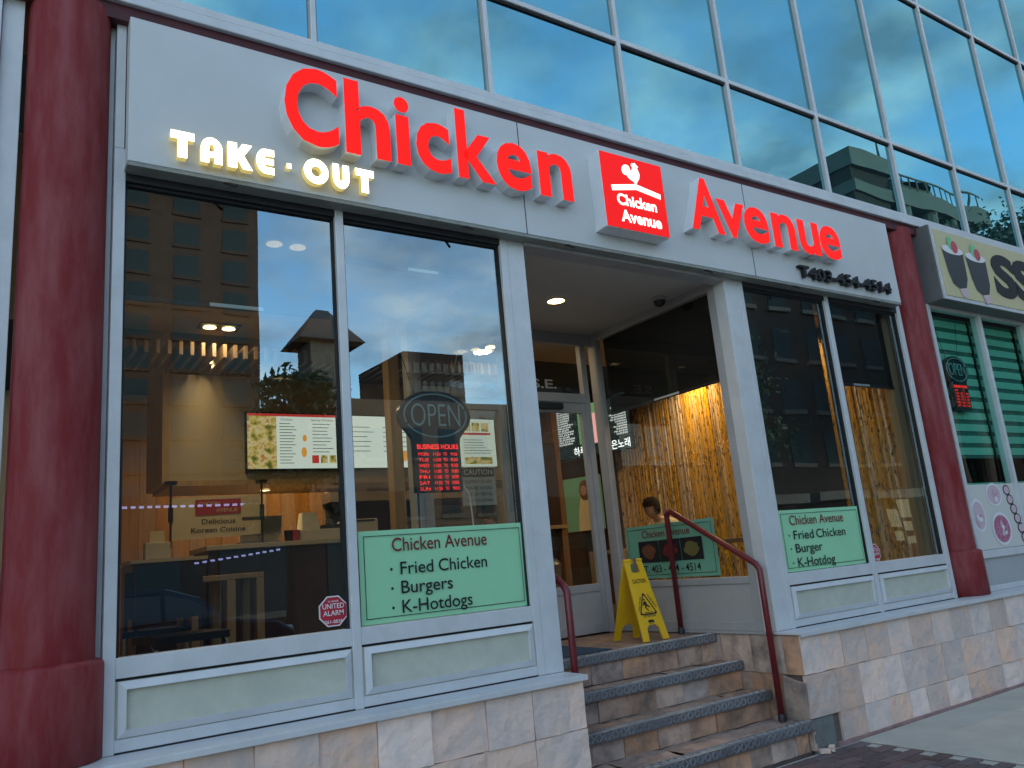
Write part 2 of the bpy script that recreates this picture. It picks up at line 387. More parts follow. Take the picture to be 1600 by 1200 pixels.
def word(body, x0, x1, h, F, parent, mats, offset, extrude, face=1, name='letter', spans=None):
    me = text_mesh(body, 1.0, offset, extrude); xs = [v.co.x for v in me.vertices]; a, b = min(xs), max(xs)
    me.transform(Matrix.Translation((x0, 0, 0)) @ Matrix.Diagonal(((x1-x0)/(b-a), h/0.70, 1, 1)) @ Matrix.Translation((-a, 0, 0)))
    for k, m2 in enumerate(split_letters(me)):
        if spans:                                                  # width of each letter as measured on the sign
            l, yl, r, yr = spans[k]; l, r = px(l, yl, -0.2).x, px(r, yr, -0.2).x
            a = min(v.co.x for v in m2.vertices); b = max(v.co.x for v in m2.vertices)
            m2.transform(Matrix.Translation((l, 0, 0)) @ Matrix.Diagonal(((r-l)/(b-a), 1, 1, 1)) @ Matrix.Translation((-a, 0, 0)))
        put(m2, F, name, mats, parent, face=face)

# ================================================================== THE SETTING
GZ = 0.07
struct(MB().box(-300, 400, -300, 200, -0.30, -0.08).build('ground', 'asphalt'))
walk = struct(MB().box(-40, 60, -5.0, -0.21, -0.1, GZ-0.012).build('sidewalk', 'concrete'))
# concrete slabs with joints (right of the steps) and brick pavers in front of the steps
for i in range(5):
    x0 = 5.50+i*1.46
    for j in range(3):
        y1 = -0.235-j*1.5
        MB().box(x0+0.004, x0+1.452, y1-1.492, y1, GZ-0.01, GZ).build('concrete_slab', 'concrete', walk, 0.006)
pv = MB().box(-0.095, 0.095, -0.045, 0.045, -0.03, 0.0).build('paver', 'paver', walk, 0.004)
me_p = pv.data
cnt = 0
for r in range(16):
    for c in range(20):
        X = 5.39-c*0.2-(0.1 if r % 2 else 0); Y = -0.30-r*0.1
        if X < 3.2 and r > 6: continue
        if X > 4.9 - 0.02 and Y > -0.27: continue
        p = pv if cnt == 0 else pv.copy()
        if cnt: scene.collection.objects.link(p)
        p.location = (X, Y, GZ+random.uniform(-0.003, 0.002)); p.rotation_euler = (random.uniform(-.01, .01), random.uniform(-.01, .01), random.uniform(-.01, .01)); cnt += 1
        if cnt >= 290: break
    if cnt >= 290: break
struct(MB().box(-40, 60, -5.16, -5.0, -0.1, GZ+0.002).build('kerb', 'stone_far'))
struct(MB().box(-40, 60, -21, -17, -0.1, 0.03).build('pavement_across', 'concrete'))

# ================================================================== THE BUILDING
B = thing('shop_building', 'long glass fronted building with red columns and pinkish stone base', 'building', (3.0, 0.0, GZ))

def jit(b, k): return b+random.uniform(-k, k)
def tiles(parent, F, x0, x1, rows, w=0.305, m='stone', gap=0.004, th=0.022, skip=None):
    """stone tiles on a plane frame F (u right, v up, thickness towards the viewer)"""
    for ri, (za, zb) in enumerate(rows):
        u = x0; first = True
        while u < x1-0.02:
            ww = w*random.choice((0.8, 1, 1, 1, 1.1)); ww = min(ww, x1-u)
            if x1-(u+ww) < 0.1: ww = x1-u
            if not (skip and skip(u, ww, ri)):
                t = th+random.uniform(-0.006, 0.008); nx, ny = 3, 3; b = MB(); g = gap/2
                P = [[(u+g+(ww-gap)*i/nx+(random.uniform(-.004, .004) if 0 < i < nx else random.uniform(-.002, .002)), za+g+(zb-za-gap)*j/ny+random.uniform(-.002, .002), t+random.uniform(-.004, .004)) for i in range(nx+1)] for j in range(ny+1)]
                vs = [q for row in P for q in row]; n1 = nx+1
                fs = [(j*n1+i, j*n1+i+1, (j+1)*n1+i+1, (j+1)*n1+i) for j in range(ny) for i in range(nx)]
                rim = [i for i in range(n1)]+[j*n1+nx for j in range(1, ny+1)]+[ny*n1+i for i in range(nx-1, -1, -1)]+[j*n1 for j in range(ny-1, 0, -1)]
                o = len(vs); vs += [(vs[i][0], vs[i][1], -0.002) for i in rim]
                fs += [(rim[(i+1) % len(rim)], rim[i], o+i, o+(i+1) % len(rim)) for i in range(len(rim))]
                b.add(vs, fs); b.xf(F); b.build('stone', m, parent)
            u += ww

# stone base
SY = -0.20
rowsR = [(0.583, 0.863), (0.285, 0.583), (0.07, 0.285)]
baseL = box('stone_base', -3.0, 3.03, SY+0.022, 0.6, -0.1, 0.865, 'mortar', B)
tiles(baseL, front(0, SY+0.022, 0), -0.9, 3.045, rowsR)
baseR = box('stone_base', 5.075, 14.0, SY+0.022, 0.6, -0.1, 0.865, 'mortar', B)
tiles(baseR, front(0, SY+0.022, 0), 5.055, 12.2, rowsR, skip=lambda u, w, r: r == 2 and u < 5.2)
box('exposed_concrete', 5.06, 5.30, SY+0.002, SY+0.02, 0.05, 0.28, 'raw_concrete', baseR)
box('foot_mortar', 5.30, 12.2, SY-0.02, SY+0.03, 0.05, 0.085, 'foot_pink', baseR)
# stair side walls
tiles(baseR, sidef(5.075, 0, 0), -0.9, 0.20, [(0.583, 0.862), (0.285, 0.583), (0.07, 0.285)], m='stone_dirty', skip=lambda u, w, r: r == 1 and u > -0.12)
MB().add([(0, 0, 0), (0.20, 0.0, 0), (0.20, 0.29, 0), (0.03, 0.315, 0), (0, 0, 0.025), (0.20, 0, 0.025), (0.20, 0.29, 0.025), (0.03, 0.315, 0.025)],
         [(4, 5, 6, 7), (0, 1, 5, 4), (1, 2, 6, 5), (2, 3, 7, 6), (3, 0, 4, 7), (3, 2, 1, 0)]).xf(sidef(5.072, 0.02, 0.27) @ Matrix.Rotation(R(-6), 4, 'Z') @ Matrix.Rotation(R(7), 4, 'X')).build('loose_stone', 'stone_dirty', baseR)
# sills
def sill(x0, x1):
    b = MB().box(x0, x1, -0.235, 0.0, 0.866, 0.884).box(x0, x1, -0.238, -0.228, 0.852, 0.884)
    return b.build('sill', 'alu', B, 0.003)
sill(-3.0, 3.055); sl_ = sill(5.035, 14.0)
box('sill_return', 5.035, 5.10, -0.0, 1.79, 0.866, 0.884, 'alu_dull', B)

# ---- storefront window bays
def frame_bars(name, bars, m='alu', bevel=0.004, y0=0.0, y1=0.10):
    b = MB()
    for x0, x1, z0, z1 in bars: b.box(x0, x1, y0, y1, z0, z1)
    return b.build(name, m, B, bevel)
ZT = 3.70; ZB = 0.884; GB = 1.295
def bay(panes, jambs, label):
    """panes: list of (x0, x1); jambs: vertical bars"""
    bars = [(a, b, ZB, ZT+0.15) for a, b in jambs]
    fr = frame_bars('storefront_window', bars)
    gas = MB()
    for x0, x1 in panes:
        for za, zb, mm_ in ((1.205, GB, 'alu'), (ZB, 0.945, 'alu'), (ZT-0.03, ZT+0.14, 'dark_metal')):  # top rail coloured dark to stand for the shadow gap under the sign
            MB().box(x0, x1, 0.004, 0.096, za, zb).build('rail', mm_, fr, 0.003)
        gas.box(x0, x1, 0.02, 0.09, 1.192, 1.206).box(x0, x1, 0.0, 0.08, ZB-0.001, ZB+0.008)
        gas.box(x0, x0+0.012, 0.028, 0.09, GB, ZT).box(x1-0.012, x1, 0.028, 0.09, GB, ZT).box(x0, x1, 0.028, 0.09, ZT-0.045, ZT-0.029)
        f = MB()                                                    # raised frame of the lower panel, mitred
        a0, a1, c0, c1, w, y = x0+0.012, x1-0.012, 0.95, 1.190, 0.034, -0.012
        for p in ([(a0, c1), (a1, c1), (a1-w, c1-w), (a0+w, c1-w)], [(a1, c1), (a1, c0), (a1-w, c0+w), (a1-w, c1-w)], [(a1, c0), (a0, c0), (a0+w, c0+w), (a1-w, c0+w)], [(a0, c0), (a0, c1), (a0+w, c1-w), (a0+w, c0+w)]):
            f.add([(p[0][0], y+0.012, p[0][1]), (p[1][0], y+0.012, p[1][1]), (p[2][0], y, p[2][1]), (p[3][0], y, p[3][1])], [(0, 3, 2, 1)])
            f.add([(p[0][0], y+0.012, p[0][1]), (p[1][0], y+0.012, p[1][1]), (p[1][0], 0.06, p[1][1]), (p[0][0], 0.06, p[0][1])], [(0, 1, 2, 3)])
            f.add([(p[3][0], y, p[3][1]), (p[2][0], y, p[2][1]), (p[2][0], 0.02, p[2][1]), (p[3][0], 0.02, p[3][1])], [(0, 1, 2, 3)])
        f.build('panel_frame', 'alu', fr)
        box('lower_panel', x0, x1, 0.012, 0.05, 0.945, 1.192, 'panel_green', fr)
        MB().quad((x0, 0.045, GB), (x1, 0.045, GB), (x1, 0.045, ZT), (x0, 0.045, ZT)).build('pane', 'window_glass', fr)
    gas.build('gasket', 'gasket', fr)
    return fr
wl = bay([(0.555, 1.693), (1.745, 2.865)], [(0.50, 0.555), (1.693, 1.745), (2.865, 2.92)], 'left')
wr = bay([(5.30, 6.42), (6.478, 7.60)], [(5.245, 5.30), (6.42, 6.478), (7.60, 7.66)], 'right')
box('pier', 2.921, 3.06, 0.002, 0.12, ZB, ZT+0.15, 'alu', B, 0.004)
box('pier', 5.07, 5.244, 0.002, 0.12, ZB, ZT+0.15, 'alu', B, 0.004)
# roller blinds behind the panes
def blind(x0, x1, zb, m='blind_mesh'):
    b = MB().box(x0, x1, 0.13, 0.133, zb, ZT+0.1)
    o = b.build('roller_blind', m, wl if x0 < 4 else wr)
    box('blind_rail', x0, x1, 0.122, 0.142, zb-0.025, zb, 'dark_metal', wl if x0 < 4 else wr)
blind(0.56, 1.69, 3.09); blind(1.75, 2.86, 3.46)
blind(5.31, 6.41, 1.32, 'blind_black'); blind(6.49, 7.50, 2.93, 'blind_black')
tagb = MB().box(1.0, 1.29, 0.118, 0.121, 3.07, 3.09).box(2.22, 2.44, 0.118, 0.121, 3.44, 3.46).build('blind_tag', 'white', wl)
MB().box(6.82, 7.08, 0.118, 0.121, 2.91, 2.93).build('blind_tag', 'white', wr)

# ---- recessed entrance
RX0, RX1, RY, FL = 3.06, 5.07, 1.79, 0.862
for xa, xb in ((0.50, 0.545), (7.60, 7.66)): box('jamb_extension', xa, xb, 0.0, 0.1, ZT+0.151, 4.58, 'alu', B)
box('soffit', RX0-0.09, RX1+0.10, 0.122, RY+0.12, 3.735, 3.95, 'ceil', B)
box('soffit_beam', RX0, RX1, -0.02, 0.12, 3.69, 3.86, 'alu_dull', B)
# side glass wall (right)
def sidewall(X, dx, nm):
    b = MB()
    xa, xb = min(X, X+dx), max(X, X+dx)
    for za, zb in ((ZB, 0.95), (1.245, 1.30), (3.66, 3.734)): b.box(xa+.003, xb-.003, 0.20, RY-0.07, za, zb)
    b.box(xa, xb, 0.121, 0.20, ZB, 3.734).box(xa, xb, RY-0.07, RY+0.05, ZB, 3.734)
    o = b.build(nm, 'alu_dull', B, 0.004)
    box('lower_panel', min(X+dx*.25, X+dx*.6), max(X+dx*.25, X+dx*.6), 0.20, RY-0.07, 0.95, 1.245, 'panel_grey', o)
    xg = X+dx*0.4
    MB().quad((xg, 0.2, 1.30), (xg, RY-0.07, 1.30), (xg, RY-0.07, 3.66), (xg, 0.2, 3.66)).build('pane', 'window_glass_plain', o)
    return o
swr = sidewall(RX1+0.004, 0.07, 'side_window'); swl = sidewall(RX0-0.004, -0.07, 'side_window')
MB().box(5.20, 5.203, 0.20, RY-0.06, 2.93, 3.70).build('roller_blind', 'blind_black', swr)
box('blind_rail', 5.19, 5.212, 0.20, RY-0.06, 2.905, 2.93, 'dark_metal', swr)
MB().box(5.187, 5.189, 0.78, 1.10, 2.912, 2.93).build('blind_tag', 'white', swr)
# door wall
dw = MB()
dw.box(RX0, RX1-0.001, RY, RY+0.07, 3.62, 3.735).box(RX0, RX1-0.077, RY-.004, RY+0.074, 3.03, 3.12)
dw.box(3.97, 4.06, RY, RY+0.07, FL, 3.62).box(4.93, RX1-0.075, RY+0.001, RY+0.069, FL, 3.62).box(RX0, RX0+0.08, RY, RY+0.07, FL, 3.62)
dwo = dw.build('entrance_frame', 'alu_dull', B, 0.004)
MB().quad((RX0+.08, RY+.035, 3.12), (4.93, RY+.035, 3.12), (4.93, RY+.035, 3.62), (RX0+.08, RY+.035, 3.62)).build('transom_pane', 'window_glass_plain', dwo)
fit_text('S.E.', 4.33, 4.62, 0.085, front(0, RY+0.030, 3.17), 'lettering', 'panel_grey', dwo, offset=0.02)
for a, b, nm in ((3.14, 3.97, 'side_light'), (4.06, 4.93, 'door')):
    d = MB().box(a, a+0.05, RY+.01, RY+.06, FL+.01, 3.03).box(b-0.05, b, RY+.01, RY+.06, FL+.01, 3.03).box(a+.05, b-.05, RY+.012, RY+.058, 1.24, 1.31).box(a+.05, b-.05, RY+.012, RY+.058, FL+.01, 0.95).box(a+.05, b-.05, RY+.012, RY+.058, 2.93, 3.03).build(nm, 'alu_dull', dwo, 0.003)
    box('lower_panel', a+.05, b-.05, RY+.02, RY+.05, 0.95, 1.24, 'panel_grey', d)
    MB().quad((a+.05, RY+.035, 1.31), (b-.05, RY+.035, 1.31), (b-.05, RY+.035, 2.93), (a+.05, RY+.035, 2.93)).build('pane', 'window_glass_plain', d)
    if nm == 'door':
        box('door_closer', 4.2, 4.62, RY-0.05, RY+0.01, 2.955, 3.01, 'black_plastic', d, 0.004)
        MB().tube([(4.15, RY-.04, 1.75), (4.15, RY-.06, 1.8), (4.15, RY-.06, 2.1), (4.15, RY-.04, 2.15)], 0.013).build('handle', 'steel', d)
# security camera in the soffit
sc_ = thing('security_camera', 'small dark dome security camera on the entrance ceiling', 'camera', (4.93, 0.62, 3.735))
MB().lathe([(0.001, 3.735), (0.065, 3.735), (0.065, 3.705), (0.055, 3.70)], 4.93, 0.62, 20).build('housing', 'alu_dull', sc_)
MB().lathe([(0.055, 3.702), (0.05, 3.675), (0.03, 3.655), (0.001, 3.648)], 4.93, 0.62, 20).build('dome', 'black_plastic', sc_, smooth=True)

# ---- columns
def column(cx, cyy, label=None):
    c = MB().lathe([(0.19, 1.28), (0.19, 4.62)], cx, cyy, 40).build('column', 'red_paint', B, smooth=True)
    MB().lathe([(0.19, 1.31), (0.225, 1.30), (0.232, 1.285), (0.232, 0.89), (0.22, 0.885), (0.0, 0.885)], cx, cyy, 40).build('column_base', 'red_paint', c, smooth=True)
    return c
column(0.285, 0.06); column(7.95, 0.10)
# flat strips beside the columns
for x0, x1, y0 in ((0.455, 0.498, 0.05), (7.661, 7.70, 0.06), (8.16, 8.20, 0.03), (-0.02, 0.075, 0.02), (-0.13, -0.022, -0.02)):
    box('trim_strip', x0, x1, y0, y0+0.10, 0.885, 4.62, 'alu', B, 0.003)
MB().box(-3, -0.02, 0.0, 0.08, 0.885, 1.3).box(-3, -0.131, -0.03, 0.1, 3.72, 4.62).build('side_fascia', 'sign_white', B)
MB().box(-3, -0.131, 0.10, 0.12, 1.3, 3.72).build('side_pane', 'window_glass', B)
box('side_room', -3, -0.131, 0.9, 1.0, 0.88, 3.72, 'ceil_black', B)

# ---- curtain wall above
cz = [4.80, 5.655, 7.84, 10.0]
mx_ = [1.588+1.298*i for i in range(-3, 12)]
cw = MB()
for x in mx_:
    cw.box(x-0.019, x+0.019, -0.045, 0.03, 4.79, 10.0)
for z in cz[1:]:
    cw.box(mx_[0], mx_[-1], -0.04, 0.03, z-0.022, z+0.022)
cwo = cw.build('curtain_wall', 'alu', B, 0.005)
g = MB()
for z in cz[1:]: g.box(mx_[0], mx_[-1], -0.025, 0.028, z-0.042, z-0.021)
for x in mx_: g.box(x+0.018, x+0.030, -0.02, 0.028, 4.80, 10.0)
g.build('gasket', 'gasket', cwo)
for i in range(len(mx_)-1):
    for j in range(3):
        a, b, c, d = mx_[i]+0.03, mx_[i+1]-0.03, cz[j]+(0.03 if j else 0), cz[j+1]-0.03
        t = [random.uniform(-0.004, 0.004) for _ in range(4)]
        MB().quad((a, -0.01+t[0], c), (b, -0.01+t[1], c), (b, -0.01+t[2], d), (a, -0.01+t[0]+t[2]-t[1], d)).build('pane', 'curtain_glass', cwo)
band = MB().box(-3.2, 16, -0.075, 0.02, 4.675, 4.735).box(-3.2, 16, -0.055, 0.02, 4.745, 4.80).build('sill_beam', 'alu', B, 0.006)
g = MB().box(-3.2, 16, -0.045, 0.015, 4.734, 4.746)
g.build('gasket', 'gasket', band)
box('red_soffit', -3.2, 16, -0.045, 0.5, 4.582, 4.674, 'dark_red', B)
MB().box(-3.2, 16, 0.03, 3.0, 9.9, 10.0).box(-3.2, 16, 2.9, 3.0, 4.6, 9.9).build('upper_wall', 'ceil_black', B)

# ================================================================== SHOP SIGN
PY = -0.10
sg = thing('shop_sign', 'wide white fascia sign with raised red letters reading Chicken Avenue', 'sign', (4.0, -0.1, 3.73))
sx0, sx1, sz0, sz1 = 0.548, 7.53, 3.735, 4.578
cuts = [sx0, 3.03, 5.37, sx1]
for a, b in zip(cuts[:-1], cuts[1:]):
    MB().box(a+0.0015, b-0.0015, PY, 0.0, sz0, sz1).build('sign_sheet', 'sign_white', sg, 0.003)
for xs_ in (3.03, 5.37): MB().box(xs_-.003, xs_+.003, PY-.001, PY+.01, sz0, sz1).build('seam', 'gasket', sg)
box('bottom_lip', sx0, sx1, PY+0.004, 0.02, sz0-0.022, sz0-0.0005, 'lip', sg)
for x in (1.02, 2.52, 3.35, 4.75, 5.85, 7.05):
    MB().tube([(x, PY+0.03, sz0-0.01), (x+0.07, PY-0.015, sz0-0.045)], 0.009, 6).build('fixing_hook', 'gasket', sg)
LY = PY-0.05
F = front(0, LY, 4.01)
word('Chicken', 1.33, 3.385, 0.47, F, sg, ['letter_side', 'red_face'], 0.026, 0.05, spans=[(445, 185, 531, 235), (536, 120, 612, 250), (616, 180, 644, 257), (650, 220, 706, 260), (709, 168, 776, 285), (776, 252, 833, 290), (838, 232, 897, 310)])
F = front(0, LY, 4.01)
word('Avenue', 4.615, 6.52, 0.44, F, sg, ['letter_side', 'red_face'], 0.026, 0.05, spans=[(1083, 360, 1134, 365), (1117, 307, 1160, 313), (1163, 348, 1201, 356), (1202, 327, 1247, 387), (1243, 338, 1285, 399), (1281, 375, 1315, 392)])
# TAKE . OUT : heavy rounded capitals
def arc(cx, cy_, rx, ry, a0, a1, n=10): return [(cx+rx*math.cos(R(a0+(a1-a0)*i/n)), cy_+ry*math.sin(R(a0+(a1-a0)*i/n))) for i in range(n+1)]
GL = {
 'T': [[(0, 1), (0, .70), (.30, .70), (.30, 0), (.68, 0), (.68, .70), (.98, .70), (.98, 1)]],
 'A': [[(0, 0)]+arc(.45, .55, .45, .45, 180, 0, 12)+[(.90, 0), (.56, 0), (.56, .22), (.34, .22), (.34, 0)], arc(.45, .60, .11, .13, 180, 0, 8)+[(.56, .44), (.34, .44)]],
 'K': [[(0, 0), (0, 1), (.36, 1), (.36, .66), (.58, 1), (.98, 1), (.64, .54), (1.0, 0), (.60, 0), (.36, .40), (.36, 0)]],
 'E': [arc(.42, .55, .42, .45, 90, 180, 7)+arc(.42, .45, .42, .45, 180, 270, 7)+[(.82, 0), (.82, .27), (.42, .27), (.36, .38), (.80, .38), (.80, .62), (.36, .62), (.42, .73), (.82, .73), (.82, 1)]],
 'O': [arc(.55, .5, .57, .52, 0, 360, 28)[:-1], arc(.55, .5, .24, .22, 0, 360, 20)[:-1]],
 'U': [[(0, 1)]+arc(.42, .42, .42, .44, 180, 360, 12)+[(.84, 1), (.52, 1)]+arc(.42, .42, .10, .12, 360, 180, 6)+[(.32, 1)]],
 '.': [[(0, .40), (0, .60), (.2, .60), (.2, .40)]]}
for ch, xx, w in (('T', 0.722, .135), ('A', .872, .14), ('K', 1.012, .15), ('E', 1.165, .135), ('.', 1.335, .14), ('O', 1.435, .145), ('U', 1.605, .135), ('T', 1.745, .135)):
    z0 = 3.742+0.0
    me = shape_mesh([[(a*w*.88, b*0.150) for a, b in p] for p in GL[ch]], 0.02)
    put(me, front(xx+0.02, PY-0.045, z0+0.03), 'letter', ['take_side', 'take_glow'], sg, face=1)
# phone number
word('T403-454-4514', 5.93, 7.33, 0.105, front(0, PY-0.025, 3.795), sg, ['ink', 'ink'], 0.015, 0.02, name='digit')
# logo box
lb = MB().box(3.645, 4.262, PY-0.13, PY, 3.845, 4.44).build('logo_box', 'letter_side', sg, 0.004)
LF = front(3.650, PY-0.134, 3.850)
put(shape_mesh([[(0, 0), (.607, 0), (.607, .585), (0, .585)]], 0.003), LF, 'logo_face', 'logo_red', lb)
def zc(pts): return [((x-100)/310*.607, .585-(y-105-(x-100)*.262)/345*.585) for x, y in pts]
rooster = [(203, 185), (212, 176), (225, 175), (238, 182), (243, 198), (247, 212), (252, 201), (256, 190), (250, 178), (256, 168), (262, 172), (268, 167), (275, 172), (280, 181), (288, 188), (280, 192), (284, 205), (290, 225), (285, 245), (273, 260), (268, 270), (261, 270), (255, 258), (240, 248), (228, 236), (222, 225), (210, 222), (202, 212), (199, 198)]
LF2 = front(3.650, PY-0.140, 3.850)
put(shape_mesh([zc(rooster)]), LF2, 'rooster_emblem', 'white_glow', lb)
put(shape_mesh([zc([(137, 268), (262, 270), (388, 325), (386, 349), (262, 297), (140, 294)])]), LF2, 'roof_emblem', 'white_glow', lb)
fit_text('Chicken', .115, .505, .085, front(3.65, PY-0.140, 3.85+.185), 'lettering', 'white_glow', lb, offset=0.03)
fit_text('Avenue', .135, .535, .09, front(3.65, PY-0.140, 3.85+.055), 'lettering', 'white_glow', lb, offset=0.03)

# ================================================================== STEPS, RAILS, MAT, CAUTION SIGN
st = thing('entrance_steps', 'worn stone entrance steps with diamond plate metal nosings', 'steps', (4.06, 0.2, GZ))
lev = [(0.857, 0.60), (0.657, 0.357), (0.457, 0.115), (0.268, -0.205)]
core = MB()
prev = 1.9
for i, (z, y) in enumerate(lev):
    core.box(3.045, 5.052, y+0.045, prev, -0.1, z-0.03); prev = y+0.045
core.build('core', 'mortar', st)
for i, (z, y) in enumerate(lev):
    yb = lev[i-1][1]+0.03 if i else RY
    x = 3.05; rx = 5.05 if i < 3 else 5.02
    while x < rx-0.02:                                             # tread slabs
        w = random.uniform(0.32, 0.62); w = rx-x if rx-(x+w) < 0.2 else w
        a, b, c, d = x+0.003, x+w-0.003, y+0.02, yb
        n = 4; V = [(a+(b-a)*p/n, c+(d-c)*q/n, z+(0 if i == 0 else random.uniform(-.012, .004))-(0.001 if i else 0)) for q in range(n+1) for p in range(n+1)]
        fs = [(q*(n+1)+p, q*(n+1)+p+1, (q+1)*(n+1)+p+1, (q+1)*(n+1)+p) for q in range(n) for p in range(n)]
        o = len(V); V += [(a, c, z-0.035), (b, c, z-0.035), (b, d, z-0.035), (a, d, z-0.035)]; fs += [(0, n, o+1, o)]
        MB().add(V, fs).build('tread_slab', 'tread_stone', st); x += w
    zl = lev[i+1][0]-0.004 if i < 3 else GZ
    tiles(st, front(0, y+0.047, 0), 3.05, rx, [(zl, z-0.025)], w=0.27, m='stone_dirty', th=0.018)
    # diamond plate nosing
    x0, x1 = 3.05, (5.052 if i < 3 else 5.075)
    nb = MB().box(x0, x1, y, y+0.075, z-0.002, z+0.008).box(x0, x1, y-0.004, y+0.012, z-0.060, z+0.006)
    no = nb.build('nosing', 'nosing', st, 0.006)
    tr = MB(); k = 0; x = x0+0.02
    while x < x1-0.02:
        for zz_ in (0.0, 1.0):
            s = 1 if (k+int(zz_)) % 2 else -1
            tr.box(-0.015, 0.015, -0.004, 0.0, -0.0038, 0.0038); 
            for v in range(len(tr.v)-8, len(tr.v)): tr.v[v] = Matrix.Translation((x, y-0.0035, z-0.014-0.023*zz_)) @ Matrix.Rotation(s*R(45), 4, 'Y') @ tr.v[v]
            tr.box(-0.015, 0.015, -0.0038, 0.0038, 0.0, 0.004)
            for v in range(len(tr.v)-8, len(tr.v)): tr.v[v] = Matrix.Translation((x, y+0.022+0.026*zz_, z+0.0075)) @ Matrix.Rotation(s*R(45), 4, 'Z') @ tr.v[v]
        k += 1; x += 0.034
    tg = tr.build('tread_pattern', 'nosing_worn', no)
for k in range(9):                                                  # rubble at the broken corner
    s = random.uniform(.012, .03); MB().box(-s, s, -s*.7, s*.7, 0, s).xf(Matrix.Translation((5.10+random.uniform(-.06, .12), -0.26+random.uniform(-.05, .02), GZ)) @ Matrix.Rotation(random.uniform(0, 3), 4, 'Z')).build('rubble', 'stone', st, 0.004)

def rail(X, label):
    t = thing('handrail', label, 'handrail', (X, 0.0, 0.27))
    MB().tube([(X, 0.92, 0.862), (X, 0.92, 1.845), (X, 0.90, 1.875), (X, 0.86, 1.872), (X, 0.03, 1.395), (X, 0.0, 1.35), (X, 0.0, 0.268)], 0.023, 14).build('tube', 'red_rail', t, smooth=True)
    for y, z in ((0.92, 0.862), (0.0, 0.268)): MB().lathe([(0.024, z+0.05), (0.030, z+0.03), (0.032, z+0.002), (0.001, z+0.002)], X, y, 14).build('foot', 'dark_metal', t)
rail(4.98, 'dark red tubular handrail right of the steps in front of bamboo lit side window')
rail(3.14, 'dark red tubular handrail left of the steps beside the window pier')
dm = thing('door_mat', 'blue ribbed door mat lying at top of the steps', 'mat', (3.75, 0.95, FL))
MB().box(3.2, 4.02, 0.68, 1.3, FL+0.001, FL+0.012).build('pile', 'mat_blue', dm, 0.004)
cs = thing('caution_sign', 'yellow folding wet floor caution sign standing on top step', 'floor sign', (4.57, 0.97, FL))
H = 0.635; half = 0.18; Ls = math.hypot(H, half)
def csM(s):  # s = -1: front panel (leans towards the street), +1: back panel
    ex = Vector((1, 0, 0)); ey = Vector((0, -s*half, H)).normalized(); ez = ex.cross(ey)
    return Matrix(((ex.x, ey.x, ez.x, 4.57), (ex.y, ey.y, ez.y, 0.97+s*half), (ex.z, ey.z, ez.z, FL), (0, 0, 0, 1)))
out_ = [(-.14, 0), (-.075, 0), (-.062, .10), (-.03, .125), (.03, .125), (.062, .10), (.075, 0), (.14, 0), (.098, Ls-.02), (.088, Ls), (-.088, Ls), (-.098, Ls-.02)]
hole = [(-.045, Ls-.105), (.045, Ls-.105), (.040, Ls-.035), (-.040, Ls-.035)]
for s in (-1, 1):
    p = put(shape_mesh([out_, hole], 0.006), csM(s), 'panel', 'yellow', cs)
    md = p.modifiers.new('bevel', 'BEVEL'); md.width = 0.003; md.segments = 2
    if s < 0:
        FF = csM(s) @ Matrix.Translation((0, 0, 0.0075))
        fit_text('CAUTION', -.072, .072, .034, FF @ Matrix.Translation((0, .465, 0)), 'lettering', 'ink', p, offset=0.02)
        tri = [(-.098, .205), (.098, .205), (0, .395)]; tin = [(-.080, .216), (.080, .216), (0, .371)]
        def rnd(t, k=.12):
            q = []
            for i in range(3):
                a, b, c = Vector(t[i-1]), Vector(t[i]), Vector(t[(i+1) % 3]); u = b+(a-b)*k; v = b+(c-b)*k
                q += [tuple(u), tuple((u+v)*.25+b*.5), tuple(v)]
            return q
        put(shape_mesh([rnd(tri), rnd(tin)]), FF, 'triangle', 'ink', p)
        man = [[(-.022, .325), (-.012, .337), (.0, .330), (-.006, .318)], [(-.016, .316), (.004, .312), (.012, .285), (.034, .268), (.028, .258), (.002, .274), (-.006, .262), (.012, .240), (.004, .233), (-.022, .262), (-.014, .290), (-.034, .278), (-.040, .286)], [(-.04, .226), (.045, .226), (.045, .221), (-.04, .221)]]
        for q in man: put(shape_mesh([q]), FF, 'pictogram', 'ink', p)
        fit_text('ATTENTION', -.066, .066, .017, FF @ Matrix.Translation((0, .186, 0)), 'lettering', 'ink', p, offset=0.02)
        for bd, ang, ox, oy in (('CAUTION', 62.7, -.088, .236), ('CUIDADO', -62.7, .036, .362)):
            fit_text(bd, 0, .125, .017, FF @ Matrix.Translation((ox, oy, 0)) @ Matrix.Rotation(R(ang), 4, 'Z'), 'lettering', 'ink', p, offset=0.02)
        put(shape_mesh([[(-.032, .143), (.032, .143), (.032, .157), (.02, .163), (-.02, .163), (-.032, .157)]]), FF, 'maker_badge', 'ink', p)
        put(shape_mesh([[(-.030, .134), (.030, .134), (.030, .138), (-.030, .138)]]), FF, 'maker_badge', 'ink', p)
    else:
        pass
MB().tube([(4.47, 0.97, FL+H), (4.67, 0.97, FL+H)], 0.012, 10).build('hinge', 'yellow', cs)
MB().box(4.555, 4.58, 0.935, 0.945, FL+.50, FL+.64).box(4.555, 4.58, 0.935, 1.0, FL+.636, FL+.65).build('tape', 'steel', cs)

